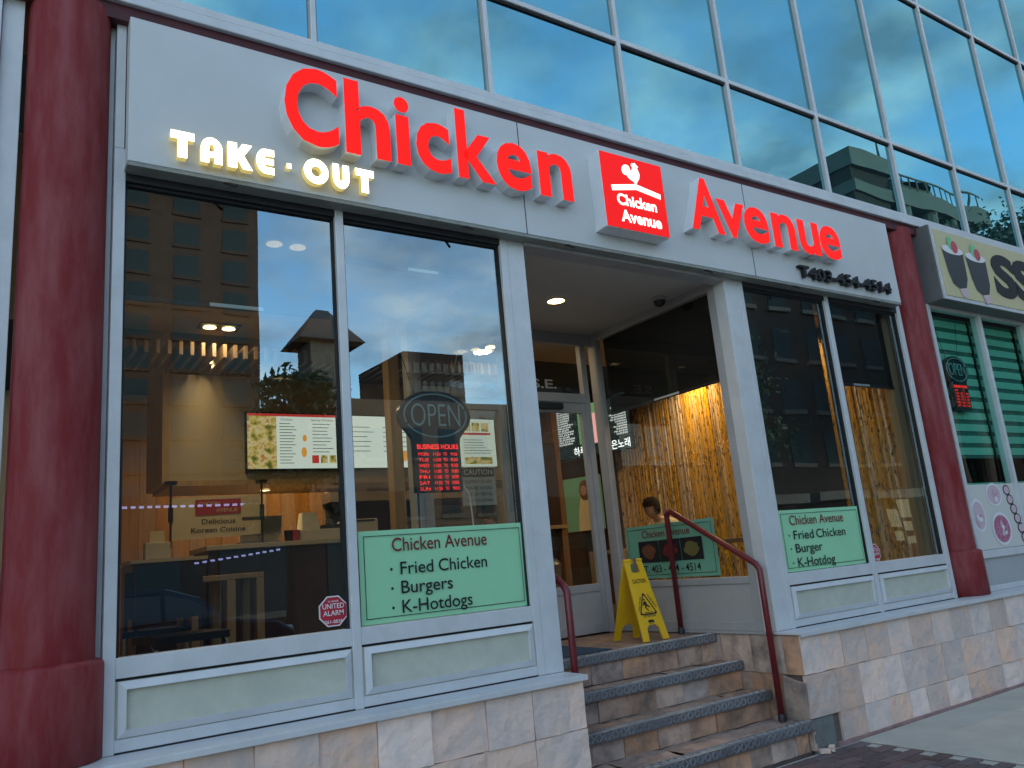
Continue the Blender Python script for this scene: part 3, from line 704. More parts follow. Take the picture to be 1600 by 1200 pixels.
# ================================================================== WINDOW POSTERS, STICKERS, OPEN SIGN
def poster(label, Fm, w, h, lines, photos=None, tone='mint'):
    t = thing('window_poster', label, 'poster', Fm @ Vector((w/2, 0, 0)))
    n = 8; V = []; 
    for j in range(5):
        for i in range(n+1): V.append((w*i/n, h*j/4, 0.004*math.sin(i*1.3+j*.7)))
    MB().add(V, [(j*(n+1)+i, j*(n+1)+i+1, (j+1)*(n+1)+i+1, (j+1)*(n+1)+i) for j in range(4) for i in range(n)]).xf(Fm).build('sheet', tone, t)
    G = Fm @ Matrix.Translation((0, 0, 0.007)); e = 0.028
    put(shape_mesh([[(e, e), (w-e, e), (w-e, h-e), (e, h-e)], [(e+.004, e+.004), (w-e-.004, e+.004), (w-e-.004, h-e-.004), (e+.004, h-e-.004)]]), G, 'border', 'ink', t)
    for body, x0, x1, y, hh, m in lines:
        if body[0] == '*':
            put(shape_mesh([arc(x0, y+hh*.45, .008, .008, 0, 360, 10)[:-1]]), G, 'bullet', m, t); body = body[1:]; x0 += 0.055
        fit_text(body, x0, x1, hh, G @ Matrix.Translation((0, y, 0)), 'lettering', m, t, offset=0.006)
    for q in photos or []:
        x0, x1, y0, y1, m = q
        ph = put(shape_mesh([[(x0, y0), (x1, y0), (x1, y1), (x0, y1)]]), G, 'photo', 'ink', t)
        b = MB()
        cx, cyy = (x0+x1)/2, (y0+y1)/2
        put(shape_mesh([[(cx+(x1-x0)*.36*math.cos(a)*random.uniform(.8, 1.1), cyy+(y1-y0)*.34*math.sin(a)*random.uniform(.8, 1.1)) for a in [2*math.pi*k/18 for k in range(18)]]]), G @ Matrix.Translation((0, 0, .002)), 'food_print', m, ph)
    return t
mat('food_brown', (0.20, 0.07, 0.03), 0.6, var=0.6, vscale=40, col2=(0.06, 0.02, 0.01))
mat('food_red', (0.24, 0.02, 0.02), 0.6, var=0.6, vscale=40, col2=(0.06, 0.01, 0.01))
mat('food_green', (0.10, 0.16, 0.05), 0.6, var=0.6, vscale=40, col2=(0.20, 0.08, 0.03))
poster('mint green window poster listing fried chicken, burgers and K-hotdogs in plural', front(1.762, 0.035, 1.300), 1.10, 0.505,
       [('Chicken Avenue', .20, .83, .385, .075, 'ink_red'), ('*Fried', .19, .455, .255, .07, 'ink'), ('Chicken', .49, .82, .255, .07, 'ink'), ('*Burgers', .19, .575, .15, .07, 'ink'), ('*K-Hotdogs', .19, .70, .045, .07, 'ink')])
poster('mint green poster with curling edge reading burger and K-hotdog in right bay', front(5.325, 0.035, 1.300), 1.07, 0.485,
       [('Chicken Avenue', .13, .84, .365, .075, 'ink_red'), ('*Fried', .10, .41, .25, .07, 'ink'), ('Chicken', .445, .84, .25, .07, 'ink'), ('*Burger', .10, .50, .145, .07, 'ink'), ('*K-Hotdog', .10, .64, .035, .07, 'ink')])
poster('dull green poster with three food photos and phone number on side window', sidef(5.092, 1.60, 1.318), 1.10, 0.47,
       [('Chicken Avenue', .22, .82, .36, .065, 'ink_red'), ('T. 403 - 454 - 4514', .20, .90, .05, .065, 'ink')],
       [(.16, .42, .14, .33, 'food_brown'), (.425, .69, .14, .33, 'food_red'), (.695, .95, .14, .33, 'food_green')], 'mint_dull')
def sticker(x, z, label):
    t = thing('alarm_sticker', label, 'sticker', (x, 0.04, z))
    oc = [(.085*math.cos(R(22.5+45*k)), .085*math.sin(R(22.5+45*k))) for k in range(8)]
    s = put(shape_mesh([oc], 0.001), front(x, 0.040, z), 'decal', 'white', t)
    put(shape_mesh([[(a*.92, b*.92) for a, b in oc]]), front(x, 0.038, z), 'field', 'sticker_red', s)
    G = front(x, 0.0365, z)
    for bd, x0, x1, y, h in (('24 HOUR', -.03, .03, .047, .009), ('UNITED', -.060, .060, .014, .026), ('ALARM', -.057, .057, -.022, .026), ('261-8838', -.050, .050, -.062, .017)):
        fit_text(bd, x0, x1, h, G @ Matrix.Translation((0, y, 0)), 'lettering', 'white', s, offset=0.01)
sticker(1.607, 1.395, 'red octagonal alarm sticker low on the leftmost window pane')
sticker(6.545, 1.372, 'red octagonal alarm sticker low on the pane beside bamboo wall')

def open_sign(x, y, z, s, label, rows, big=True):
    """centre of the oval at x, z"""
    t = thing('open_sign', label, 'open sign', (x, y, z-0.55*s))
    a, b = .258*s, .165*s
    prof = arc(0, 0, a, b, -38, 218, 26)
    bw, bt, bb = .165*s, -.175*s, -.485*s
    outl = prof+[(-bw-.005*s, bt+.03*s), (-bw, bt), (-bw, bb), (bw, bb), (bw, bt), (bw+.005*s, bt+.03*s)]
    body = put(shape_mesh([outl], .018), front(x, y, z), 'body', 'navy_plastic', t)
    G = front(x, y-.024, z)
    ring = MB()
    for a0, a1 in ((20, 200), (205, 375)): ring.tube([(p, q, 0) for p, q in arc(0, 0, a*.86, b*.84, a0, a1, 22)], .006*s, 6)
    ring.xf(G).build('neon_ring', 'neon_off', body)
    fit_text('OPEN', -.175*s, .175*s, .15*s, G @ Matrix.Translation((0, -.07*s, 0)), 'neon_letters', 'neon_off', body, offset=-.012, extrude=.003)
    fit_text('BUSINESS HOURS', -.145*s, .145*s, .030*s, G @ Matrix.Translation((0, -.215*s, 0)), 'led_heading', 'led', body, offset=.004)
    for i, (d, o, c) in enumerate(rows):
        zz_ = -.258*s-i*.036*s
        for tx, x0, x1 in ((d, -.140*s, -.070*s), (o, -.035*s, .015*s), ('TO', .035*s, .062*s), (c, .088*s, .135*s)):
            if tx: fit_text(tx, x0, x1, .022*s, G @ Matrix.Translation((0, zz_, 0)), 'led_row', 'led', body, offset=-.012)
    for dx_ in (-.12, .12): MB().tube([(x+dx_*s, y+.01, z+b*.7), (x+dx_*2.2*s, y+.01, z+b+.45*s)], .0025, 5).build('hanging_wire', 'dark_metal', t)
    return t
wk = [('MON', '1130', '930'), ('TUE', '1100', '930'), ('WED', '1100', '930'), ('THU', '1100', '930'), ('FRI', '1100', '1030'), ('SAT', '1130', '1030'), ('SUN', '1130', '900')]
o1 = open_sign(2.325, 0.10, 2.487, 0.97, 'dark oval open sign with red business hours above mint poster', wk)
MB().tube([(2.19, .11, 2.03), (2.185, .11, 1.8), (2.18, .11, 1.36)], .006, 6).build('stand', 'dark_metal', o1)
MB().tube([(2.50, .10, 2.06), (2.535, .10, 2.0), (2.545, .10, 1.9), (2.55, .10, 1.8)], .004, 6).build('cord', 'white', o1)

# ================================================================== NEIGHBOUR ON THE RIGHT
nb = thing('neighbour_sign', 'yellow box sign with black cups and rounded black letters SS', 'sign', (10.0, -0.1, 3.8))
box('cabinet', 8.20, 14.0, -0.17, 0.02, 3.83, 4.66, 'box_grey', nb, 0.004)
box('trim', 8.22, 14.0, -0.185, -0.172, 3.835, 4.65, 'alu', nb)
box('face', 8.26, 14.0, -0.192, -0.186, 3.875, 4.61, 'sign_yellow', nb)
NF = front(0, -0.196, 0)
for i, (x, z) in enumerate(((8.56, 4.17), (9.03, 4.15))):
    c = put(shape_mesh([[(x-.215, z+.25), (x+.215, z+.23), (x+.20, z-.06), (x+.14, z-.17), (x, z-.20), (x-.12, z-.15), (x-.17, z-.02)]]), NF, 'cup_print', 'cup_black', nb)
    put(shape_mesh([arc(x, z+.24, .215, .05, 0, 360, 20)[:-1]]), front(0, -0.198, 0), 'foam_print', 'white', c)
    put(shape_mesh([arc(x-.02, z+.32, .06, .08, 0, 360, 14)[:-1]]), front(0, -0.200, 0), 'fruit_print', 'fruit_green', c)
    put(shape_mesh([arc(x+.05, z+.28, .065, .07, 0, 360, 14)[:-1]]), front(0, -0.202, 0), 'fruit_print', 'fruit_red', c)
    put(shape_mesh([[(x-.02, z-.20), (x+.13, z-.175), (x+.14, z-.27), (x+.04, z-.29)]]), front(0, -0.198, 0), 'smoke_print', 'pale_pink', c)
word('SS', 9.36, 10.36, .46, front(0, -0.197, 4.02), nb, ['ink', 'ink'], .05, .002)
nw = MB()
for x in (8.2, 9.24, 10.3, 11.4): nw.box(x, x+.05, 0.0, .1, .884, 3.85)
for x in (8.25, 9.29, 10.35):
    nw.box(x, x+.99, .003, .097, 1.20, 1.275).box(x, x+.99, .003, .097, .884, .935).box(x, x+.99, .003, .097, 3.80, 3.85)
nwo = nw.build('neighbour_window', 'alu', B, .003)
for x in (8.25, 9.29, 10.35):
    MB().quad((x, .045, 1.275), (x+.99, .045, 1.275), (x+.99, .045, 3.8), (x, .045, 3.8)).build('pane', 'teal_glass', nwo)
    box('lower_panel', x, x+.99, .03, .06, .935, 1.20, 'panel_grey', nwo)
    for k in range(12):
        z = 3.74-k*.128
        box('blind_band', x+.01, x+.98, .15, .153, z-.078, z, 'zebra', nwo)
    MB().quad((x, .16, 2.22), (x+.99, .16, 2.22), (x+.99, .16, 3.78), (x, .16, 3.78)).build('blind_backing', 'zebra_dark', nwo)
    box('inner_shelf', x, x+.99, .12, .4, 1.93, 1.955, 'zebra', nwo)
MB().box(8.1, 14, 1.2, 1.3, .88, 4.7).box(8.1, 14, .11, 1.2, 4.6, 4.7).box(13.9, 14, .11, 1.2, .88, 4.6).box(8.1, 8.16, .3, 1.2, .88, 4.6).build('neighbour_room', 'ceil_black', B)
box('neighbour_wall', 11.45, 14, 0.0, .1, .884, 3.85, 'panel_grey', B)
open_sign(8.66, .09, 3.16, .92, 'small round topped open sign before green striped blinds next door', [('SUN-MON', '', '')]+[(d, '1030', '830') for d in ('TUE', 'WED', 'THU', 'FRI', 'SAT')], False)
fp = thing('food_poster', 'pale window poster of pink desserts and rice rolls next door', 'poster', (8.75, .03, 1.28))
box('sheet', 8.255, 9.90, .030, .034, 1.28, 1.93, 'paper', fp)
def dish(x, z, rx, rz, m, k=0):
    d = put(shape_mesh([arc(x, z, rx, rz, 0, 360, 24)[:-1]]), front(0, .0275-k*.001, 0), 'dish_print', 'white', fp)
    put(shape_mesh([arc(x, z, rx*.85, rz*.82, 0, 360, 24)[:-1]]), front(0, .026-k*.001, 0), 'dessert_print', m, d)
dish(8.40, 1.62, .13, .17, 'pale_pink'); dish(8.78, 1.82, .16, .12, 'pale_pink', 1); dish(8.80, 1.47, .19, .17, 'pink', 2)
for k in range(14):
    a_ = random.uniform(0, 6.28); q_ = random.uniform(.02, .11); cx_, cz_ = ((8.80, 1.47), (8.40, 1.62), (8.78, 1.82))[k % 3]
    put(shape_mesh([[(cx_+q_*math.cos(a_)+random.uniform(.02, .045)*math.cos(t_*.9), cz_+q_*.8*math.sin(a_)+random.uniform(.02, .04)*math.sin(t_*.9)) for t_ in range(7)]]), front(0, .0225-k*.0003, 0), 'topping_print', ('pale_pink', 'white', 'pink')[(k//3) % 3], fp)
for k in range(6):
    d = put(shape_mesh([arc(9.06+k*.035, 1.86-k*.1, .07, .055, 0, 360, 16)[:-1]]), front(0, .0275-k*.0005, 0), 'roll_print', 'ink', fp)
    put(shape_mesh([arc(9.06+k*.035, 1.86-k*.1, .055, .042, 0, 360, 16)[:-1]]), front(0, .0268-k*.0005, 0), 'rice_print', 'pale_pink', d)

# ================================================================== SHOP INTERIOR
IF = 0.87
struct(MB().box(-0.1, 2.985, 0.13, 9.2, 0.70, IF).box(2.985, 5.15, RY+.07, 9.2, 0.70, IF).box(5.15, 8.1, 0.13, 9.2, 0.70, IF).build('shop_floor', 'floor_in'))
struct(MB().box(-0.1, 3.0, 0.13, 3.0, 3.80, 3.9).box(5.16, 7.9, 0.13, 3.0, 3.80, 3.9).box(3.0, 5.16, 1.90, 3.0, 3.80, 3.9).build('shop_ceiling', 'ceil_in'))
struct(MB().box(-0.1, 8.1, 3.0, 9.2, 3.98, 4.08).build('dark_ceiling', 'ceil_black'))
struct(box('back_wall', -0.1, 8.1, 6.3, 6.4, 0.7, 4.0, 'plaster'))
struct(box('left_wall', 0.32, 0.44, 0.15, 6.3, 0.7, 4.0, 'plaster'))
rw = struct(box('right_wall', 7.66, 7.76, 0.15, 6.3, 0.7, 4.0, 'wood_dark'))
# wood planking on the back wall
wp = thing('wood_panelling', 'warm brown vertical plank panelling behind the counter', 'panelling', (2.5, 6.2, IF))
for k in range(26): box('plank', 0.46+k*.19, 0.46+k*.19+.186, 6.255+random.uniform(0, .006), 6.295, IF, 3.42, 'wood', wp)
# slatted ceiling
sc2 = thing('slatted_ceiling', 'row of brown wooden slats hung below black ceiling', 'ceiling slats', (2.5, 3.3, 3.6))
sl0 = MB().box(0, .03, 2.85, 3.5, 3.56, 3.68).build('slat', 'slat', sc2)
for k in range(1, 50):
    s = sl0.copy(); scene.collection.objects.link(s); s.location.x = k*.092
sl0.location.x = 0.0
for o in sc2.children: o.location.x += 0.55
# bamboo wall
bw = thing('bamboo_wall', 'golden wall clad with vertical split bamboo canes, lit from above', 'wall cladding', (7.6, 2.3, IF))
cane = MB().lathe([(.021, 0), (.024, .35), (.021, .7), (.025, .72), (.021, .74), (.023, 1.4), (.021, 1.9), (.025, 1.92), (.021, 1.94), (.022, 2.85)], 0, 0, 7, a0=R(80), a1=R(280)).build('cane', 'bamboo', bw)
y = 0.22; first = True; k = 0
while y < 4.55:
    c = cane if first else cane.copy()
    if not first: scene.collection.objects.link(c)
    first = False; c.location = (7.655+random.uniform(-.012, .004), y, IF+random.uniform(-.25, 0)); c.scale = (1, random.uniform(.65, 1.05), 1)
    y += random.uniform(.018, .030); k += 1
for o in bw.children: o.matrix_parent_inverse = Matrix.Translation(-Vector((7.6, 2.3, IF)))
box('jamb_panel', 7.50, 7.658, .14, .22, IF, 3.75, 'plaster', bw)
# counter
ct = thing('counter', 'long service counter with pale top and dark front', 'counter', (3.0, 3.4, IF))
box('front_panel', 1.73, 5.6, 3.36, 3.42, IF, 1.90, 'counter_front', ct)
box('top', 1.70, 5.6, 3.30, 4.0, 1.90, 1.945, 'counter_top', ct, .006)
box('end_panel', 1.73, 1.79, 3.42, 3.96, IF, 1.90, 'counter_front', ct)
# bulkhead over the counter
bk = thing('bulkhead', 'beige boxed bulkhead with wooden edge above the counter', 'bulkhead', (3.2, 3.7, 2.53))
box('panel', 1.42, 5.6, 3.50, 4.3, 2.55, 3.55, 'bulkhead', bk)
box('wood_edge', 1.36, 1.418, 3.49, 4.3, 2.53, 3.95, 'wood_light', bk)
box('base_trim', 1.42, 5.6, 3.485, 4.3, 2.50, 2.549, 'wood_light', bk)
def screen(name, label, x0, x1, z0, z1, y, draw):
    t = thing(name, label, 'menu screen', ((x0+x1)/2, y, z0))
    box('casing', x0-.012, x1+.012, y, y+.05, z0-.012, z1+.012, 'black_plastic', t)
    d = MB().quad((x0, y-.003, z0), (x1, y-.003, z0), (x1, y-.003, z1), (x0, y-.003, z1)).build('display', 'screen', t)
    def fl(a, b, c, e, m, k=1): put(shape_mesh([[(a, c), (b, c), (b, e), (a, e)]]), front(x0, y-.004-.001*k, z0), 'menu_print', m, d)
    def tx(s, a, b, c, h, m='screen_ink'): fit_text(s, a, b, h, front(x0, y-.006, z0+c), 'menu_text', m, d, offset=.004)
    draw(fl, tx, d); return t
def lines(fl, x0, x1, zt, n, dz=.03, m='screen_ink'):
    for i in range(n): fl(x0, x0+(x1-x0)*random.uniform(.6, 1), zt-i*dz, zt-i*dz+.007, m)
def m1(fl, tx, d):
    fl(0, .90, .515, .54, 'screen_red'); fl(0, .28, 0, .515, 'screen_food')
    lines(fl, .31, .48, .44, 14, .03); lines(fl, .64, .86, .44, 9, .035); tx('Chicken', .32, .44, .475, .022); tx('Special Chicken', .63, .86, .475, .022)
    put(shape_mesh([arc(.55, .16, .028, .05, 0, 360, 14)[:-1]]), front(2.105, 3.434, 2.645), 'menu_print', 'screen_orange', d)
    put(shape_mesh([arc(.56, .30, .022, .035, 0, 360, 14)[:-1]]), front(2.105, 3.434, 2.645), 'menu_print', 'screen_orange', d)
    for k, m in enumerate(('screen_red', 'screen_food', 'screen_food')): fl(.63+k*.09, .70+k*.09, .05, .13, m)
screen('menu_screen', 'bright menu screen with chicken photo and red top bar', 2.105, 3.005, 2.645, 3.185, 3.44, m1)
def m2(fl, tx, d):
    tx('K-Food', .70, .84, .475, .022); lines(fl, .06, .36, .42, 6, .05); lines(fl, .46, .82, .42, 6, .05)
    put(shape_mesh([arc(.66, .12, .09, .06, 0, 360, 16)[:-1]]), front(3.05, 3.434, 2.645), 'menu_print', 'screen_orange', d)
screen('menu_screen', 'bright white menu screen with burger photo beside the window mullion', 3.05, 3.95, 2.645, 3.185, 3.44, m2)
def m3(fl, tx, d):
    for k in range(3): fl(.48+k*.12, .58+k*.12, .40, .50, 'screen_food')
    fl(.48, .84, .36, .385, 'screen_red'); lines(fl, .48, .84, .30, 6, .03); fl(.48, .84, .03, .11, 'screen_food'); lines(fl, .05, .4, .4, 9, .035)
screen('menu_screen', 'pale menu screen half hidden behind the open sign', 4.0, 4.9, 2.645, 3.185, 3.44, m3)
# banner on poles
bn = thing('counter_banner', 'cream banner reading delicious Korean cuisine hung between two poles over counter', 'banner', (1.82, 3.4, 1.945))
MB().quad((1.425, 3.38, 2.01), (2.20, 3.38, 2.03), (2.20, 3.38, 2.395), (1.425, 3.38, 2.38)).build('sheet', 'cream', bn)
put(shape_mesh([[(0, 0), (.40, .01), (.40, .145), (0, .14)]]), front(1.62, 3.374, 2.22), 'logo_print', 'soft_red', bn)
fit_text('CHICKEN', .03, .21, .035, front(1.62, 3.371, 2.305), 'lettering', 'cream', bn, offset=.004); fit_text('AVENUE', .18, .37, .035, front(1.62, 3.371, 2.245), 'lettering', 'cream', bn, offset=.004)
fit_text('Delicious', 1.675, 1.97, .042, front(0, 3.374, 2.145), 'lettering', 'ink', bn, offset=.01); fit_text('Korean Cuisine', 1.585, 2.06, .042, front(0, 3.374, 2.07), 'lettering', 'ink', bn, offset=.01)
for x in (1.415, 2.215):
    MB().tube([(x, 3.38, 1.945), (x, 3.38, 2.53)], .010, 8).build('pole', 'dark_metal', bn); MB().tube([(x, 3.38, 2.17), (x, 3.38, 2.30)], .022, 8).build('clamp', 'black_plastic', bn)
    MB().lathe([(.0, 2.528), (.06, 2.528), (.05, 2.50), (.012, 2.49)], x, 3.38, 14).build('top_pad', 'black_plastic', bn)
# things on the counter
lp = thing('laptop', 'open grey laptop seen from behind on the counter', 'laptop', (2.22, 3.5, 1.945))
MB().box(2.03, 2.40, 3.45, 3.70, 1.947, 1.965).build('base', 'steel', lp); MB().add([(2.03, 3.44, 1.965), (2.40, 3.44, 1.965), (2.40, 3.37, 2.19), (2.03, 3.37, 2.19), (2.03, 3.452, 1.965), (2.40, 3.452, 1.965), (2.40, 3.382, 2.19), (2.03, 3.382, 2.19)], [(0, 1, 2, 3), (7, 6, 5, 4), (0, 4, 5, 1), (3, 2, 6, 7), (0, 3, 7, 4), (1, 5, 6, 2)]).build('lid', 'steel', lp)
rg = thing('cash_register', 'cream cash register with raised display on the counter end', 'cash register', (2.75, 3.6, 1.945))
box('drawer', 2.58, 3.02, 3.42, 3.80, 1.946, 2.05, 'appliance', rg, .01); MB().add([(2.62, 3.45, 2.05), (2.80, 3.45, 2.05), (2.80, 3.62, 2.05), (2.62, 3.62, 2.05), (2.64, 3.50, 2.22), (2.78, 3.50, 2.22), (2.78, 3.60, 2.22), (2.64, 3.60, 2.22)], [(0, 1, 5, 4), (1, 2, 6, 5), (2, 3, 7, 6), (3, 0, 4, 7), (4, 5, 6, 7)]).build('display_head', 'appliance', rg)
box('keyboard', 2.84, 3.0, 3.44, 3.62, 2.051, 2.09, 'black_plastic', rg)
pr = thing('receipt_printer', 'boxy cream receipt printer beside the cash register', 'printer', (3.22, 3.55, 1.945))
box('body', 3.08, 3.40, 3.42, 3.74, 1.946, 2.13, 'appliance', pr, .015); box('paper_slot', 3.12, 3.36, 3.415, 3.43, 2.10, 2.12, 'black_plastic', pr)
nk = thing('napkin_box', 'small cream box with card standing on counter left end', 'box', (1.30, 3.4, 1.86))
box('box_body', 1.20, 1.40, 3.30, 3.42, 1.86, 2.0, 'appliance', nk, .005); box('card', 1.24, 1.36, 3.34, 3.35, 2.0, 2.1, 'cream', nk)
dk = thing('side_cabinet', 'low dark cabinet left of the counter', 'cabinet', (1.35, 3.5, IF))
box('body', 1.1, 1.69, 3.28, 3.9, IF, 1.83, 'counter_front', dk); box('top', 1.08, 1.70, 3.26, 3.92, 1.831, 1.86, 'counter_top', dk)
for x, m, nm, lb_ in ((2.47, 'black_plastic', 'cup', 'small black cup on the counter near the laptop'), (2.54, 'soft_red', 'cup', 'small red cup on the counter near the register')):
    t = MB().lathe([(.0, 1.946), (.035, 1.946), (.042, 2.05), (.036, 2.05), (.03, 1.96), (0, 1.96)], x, 3.42, 14).build(nm, m); tag(t, lb_, 'cup')
# kitchen hood and shelf at the back
kh = thing('kitchen_hood', 'dark kitchen opening with steel hood and tiled splashback', 'kitchen hood', (4.6, 6.0, IF))
box('opening', 3.9, 6.6, 6.20, 6.252, 1.3, 2.55, 'ceil_black', kh); box('steel_hood', 3.85, 6.65, 5.9, 6.24, 2.55, 2.68, 'steel', kh)
for k in range(16):
    for j in range(3): box('wall_tile', 3.9+k*.17, 3.9+k*.17+.16, 6.24, 6.252, 2.69+j*.13, 2.69+j*.13+.12, 'appliance', kh)
# wooden post and second partition near the entrance
ps = thing('wooden_post', 'square light wooden post beside the entrance side window', 'post', (2.93, 2.05, IF))
box('shaft', 2.94, 3.04, 2.02, 2.14, IF, 3.79, 'wood_light', ps)
# caution paper on side glass
cp = thing('caution_notice', 'small white notice headed caution on the glass by the entrance', 'notice', (3.62, RY, 2.1))
box('sheet', 3.5, 3.85, RY+.062, RY+.065, 2.08, 2.42, 'paper', cp); box('heading', 3.51, 3.84, RY+.0585, RY+.061, 2.33, 2.41, 'ink', cp)
fit_text('CAUTION', 3.53, 3.82, .045, front(0, RY+.0575, 2.35), 'lettering', 'white', cp, offset=.01)
for k in range(4): fit_text(('SLIPPERY STAIRS', 'PLEASE AVOID', 'USE OF METAL', 'ON THE STAIRS')[k], 3.54, 3.81, .025, front(0, RY+.0595, 2.275-k*.055), 'lettering', 'ink', cp)
# tables and chairs by the left window
def table(x, y, w, d, h, label):
    t = thing('wooden_table', label, 'table', (x, y, IF))
    box('table_top', x-w/2, x+w/2, y-d/2, y+d/2, IF+h-.04, IF+h, 'wood_light', t, .004)
    for s in (-1, 1): box('leg', x+s*(w/2-.03)-.03, x+s*(w/2-.03)+.03, y-d/2+.002, y-d/2+.08, IF, IF+h-.041, 'wood_light', t, .003); box('leg', x+s*(w/2-.03)-.03, x+s*(w/2-.03)+.03, y+d/2-.08, y+d/2-.002, IF, IF+h-.041, 'wood_light', t, .003)
table(1.42, 2.1, .30, .5, .79, 'narrow light wooden stand before the counter, nearer the window'); table(1.80, 2.7, .30, .5, .80, 'narrow light wooden stand before the counter, further back')
table(2.62, 1.6, .5, .5, .75, 'light wooden table by the window mullion')
def chair(x, y, rz, label, seat='black_plastic'):
    t = thing('chair', label, 'chair', (x, y, IF)); Mx = Matrix.Translation((x, y, IF)) @ Matrix.Rotation(rz, 4, 'Z')
    def b(n, m, mb): return mb.xf(Mx).build(n, m, t)
    b('seat', seat, MB().box(-.2, .2, -.2, .2, .43, .47)); b('backrest', seat, MB().box(-.19, .19, .17, .20, .55, .85))
    for sx in (-1, 1):
        b('leg', 'steel', MB().tube([(sx*.19, -.2, 0), (sx*.19, -.18, .40), (sx*.19, -.12, .43)], .011, 8)); b('leg', 'steel', MB().tube([(sx*.19, .24, 0), (sx*.19, .19, .43)], .011, 8)); b('back_post', seat, MB().tube([(sx*.18, .19, .43), (sx*.18, .185, .84)], .011, 8))
    return t
chair(0.98, 0.75, R(8), 'metal legged black chair close behind the leftmost window')
chair(1.05, 1.9, R(170), 'black chair further back in left part of shop')
chair(6.6, 1.15, R(95), 'black chair behind the side window poster right end')
chair(7.0, 2.9, R(95), 'black chair under the seated person')
table(6.2, 2.9, .6, .6, .74, 'dining table in front of the seated person'); table(5.75, 1.2, .6, .6, .74, 'dining table near the front by the bamboo wall')
# tv, poster on dark wall
tv = thing('wall_tv', 'wall mounted television showing Korean karaoke lyrics beside bamboo wall', 'television', (7.45, 4.7, 2.96))
TF = Matrix.Translation((7.50, 4.05, 2.98)) @ Matrix.Rotation(R(104), 4, 'Z') @ Matrix.Rotation(R(90), 4, 'X')
TF = Matrix(((-.24, 0, -.97, 7.20), (-.97, 0, .24, 5.30), (0, 1, 0, 2.98), (0, 0, 0, 1)))
TF = Matrix(((.238, 0, -.971, 7.20), (-.971, 0, -.238, 5.30), (0, 1, 0, 2.98), (0, 0, 0, 1)))
def rectF(F_, x0, x1, y0, y1, m, nm, p, z=0): return put(shape_mesh([[(x0, y0), (x1, y0), (x1, y1), (x0, y1)]], .0), F_ @ Matrix.Translation((0, 0, z)), nm, m, p)
cs_ = MB().box(-.015, 1.345, -.015, .765, -.05, -.001).xf(TF).build('casing', 'black_plastic', tv)
ds = rectF(TF, 0, 1.33, 0, .75, 'screen_black', 'display', tv, .002)
rectF(TF, .42, .80, .18, .75, 'screen_green', 'picture', ds, .004); rectF(TF, .66, .80, .16, .60, 'screen_pink', 'picture', ds, .006)
for x0, x1 in ((.03, .38), (.98, 1.28)):
    for k in range(15): fit_text('가나다라마바사'[:random.randint(4, 7)], x0 if x0 < .5 else x1-random.uniform(.15, .3), x0+random.uniform(.2, .34) if x0 < .5 else x1, .022, TF @ Matrix.Translation((0, .70-k*.035, .005)), 'subtitle', 'screen_white', ds)
fit_text('하루 끝', .30, .68, .10, TF @ Matrix.Translation((0, .03, .008)), 'caption', 'screen_white', ds, offset=.01); fit_text('은노래', .98, 1.30, .10, TF @ Matrix.Translation((0, .03, .008)), 'caption', 'screen_white', ds, offset=.01)
wpo = thing('wall_poster', 'green advertising poster of a woman in a pale dress below television', 'poster', (7.6, 5.0, 1.9))
WF = Matrix(((.238, 0, -.971, 7.32), (-.971, 0, -.238, 5.42), (0, 1, 0, 1.93), (0, 0, 0, 1)))
rectF(WF, 0, .70, 0, .78, 'mint_dull', 'sheet', wpo)
put(shape_mesh([[(.22, 0), (.55, 0), (.52, .30), (.47, .48), (.30, .48), (.25, .30)]]), WF @ Matrix.Translation((0, 0, .003)), 'dress_print', 'cream', wpo)
put(shape_mesh([arc(.39, .58, .10, .15, 0, 360, 20)[:-1]]), WF @ Matrix.Translation((0, 0, .003)), 'hair_print', 'food_brown', wpo)
put(shape_mesh([arc(.37, .58, .055, .075, 0, 360, 16)[:-1]]), WF @ Matrix.Translation((0, 0, .005)), 'face_print', 'skin', wpo)
bin_ = thing('litter_bin', 'grey bin with glassy lid just inside the door', 'bin', (4.7, 2.5, IF))
MB().lathe([(.17, IF), (.20, IF+.62), (.21, IF+.64)], 4.72, 2.5, 24).build('body', 'steel', bin_, smooth=True); MB().lathe([(.21, IF+.641), (.16, IF+.70), (.0, IF+.72)], 4.72, 2.5, 24).build('lid', 'black_plastic', bin_, smooth=True)
wf = thing('wooden_partition', 'dark brown wooden partition with framed panel inside the door', 'partition', (4.9, 3.1, IF))
box('frame_board', 5.62, 5.70, 3.30, 4.0, IF, 3.4, 'wood', wf); box('dark_panel', 5.25, 5.62, 3.28, 3.30, 1.95, 2.9, 'counter_front', wf); box('ledge', 5.2, 5.66, 3.22, 3.30, 1.90, 1.94, 'wood_light', wf)

# seated person
pe = thing('person', 'seated person with dark hair and cream top behind side window poster', 'person', (7.0, 3.0, IF))
def skin_mesh(name, pts, edges, mats, parent, facemat):
    me = bpy.data.meshes.new(name); me.from_pydata([p[:3] for p in pts], edges, []); o = link(name, me, None)
    sk = o.modifiers.new('s', 'SKIN'); sk.use_smooth_shade = True
    lay = me.skin_vertices[0].data
    for i, p in enumerate(pts): lay[i].radius = (p[3], p[4] if len(p) > 4 else p[3]); lay[i].use_root = (i == 0)
    o.modifiers.new('u', 'SUBSURF').levels = 1
    dg = bpy.context.evaluated_depsgraph_get(); m2 = bpy.data.meshes.new_from_object(o.evaluated_get(dg)); bpy.data.objects.remove(o)
    for k in mats: m2.materials.append(MATS[k])
    for p in m2.polygons: p.material_index = facemat(p.center); p.use_smooth = True
    return link(name, m2, parent)
px0, py0 = 6.98, 3.05
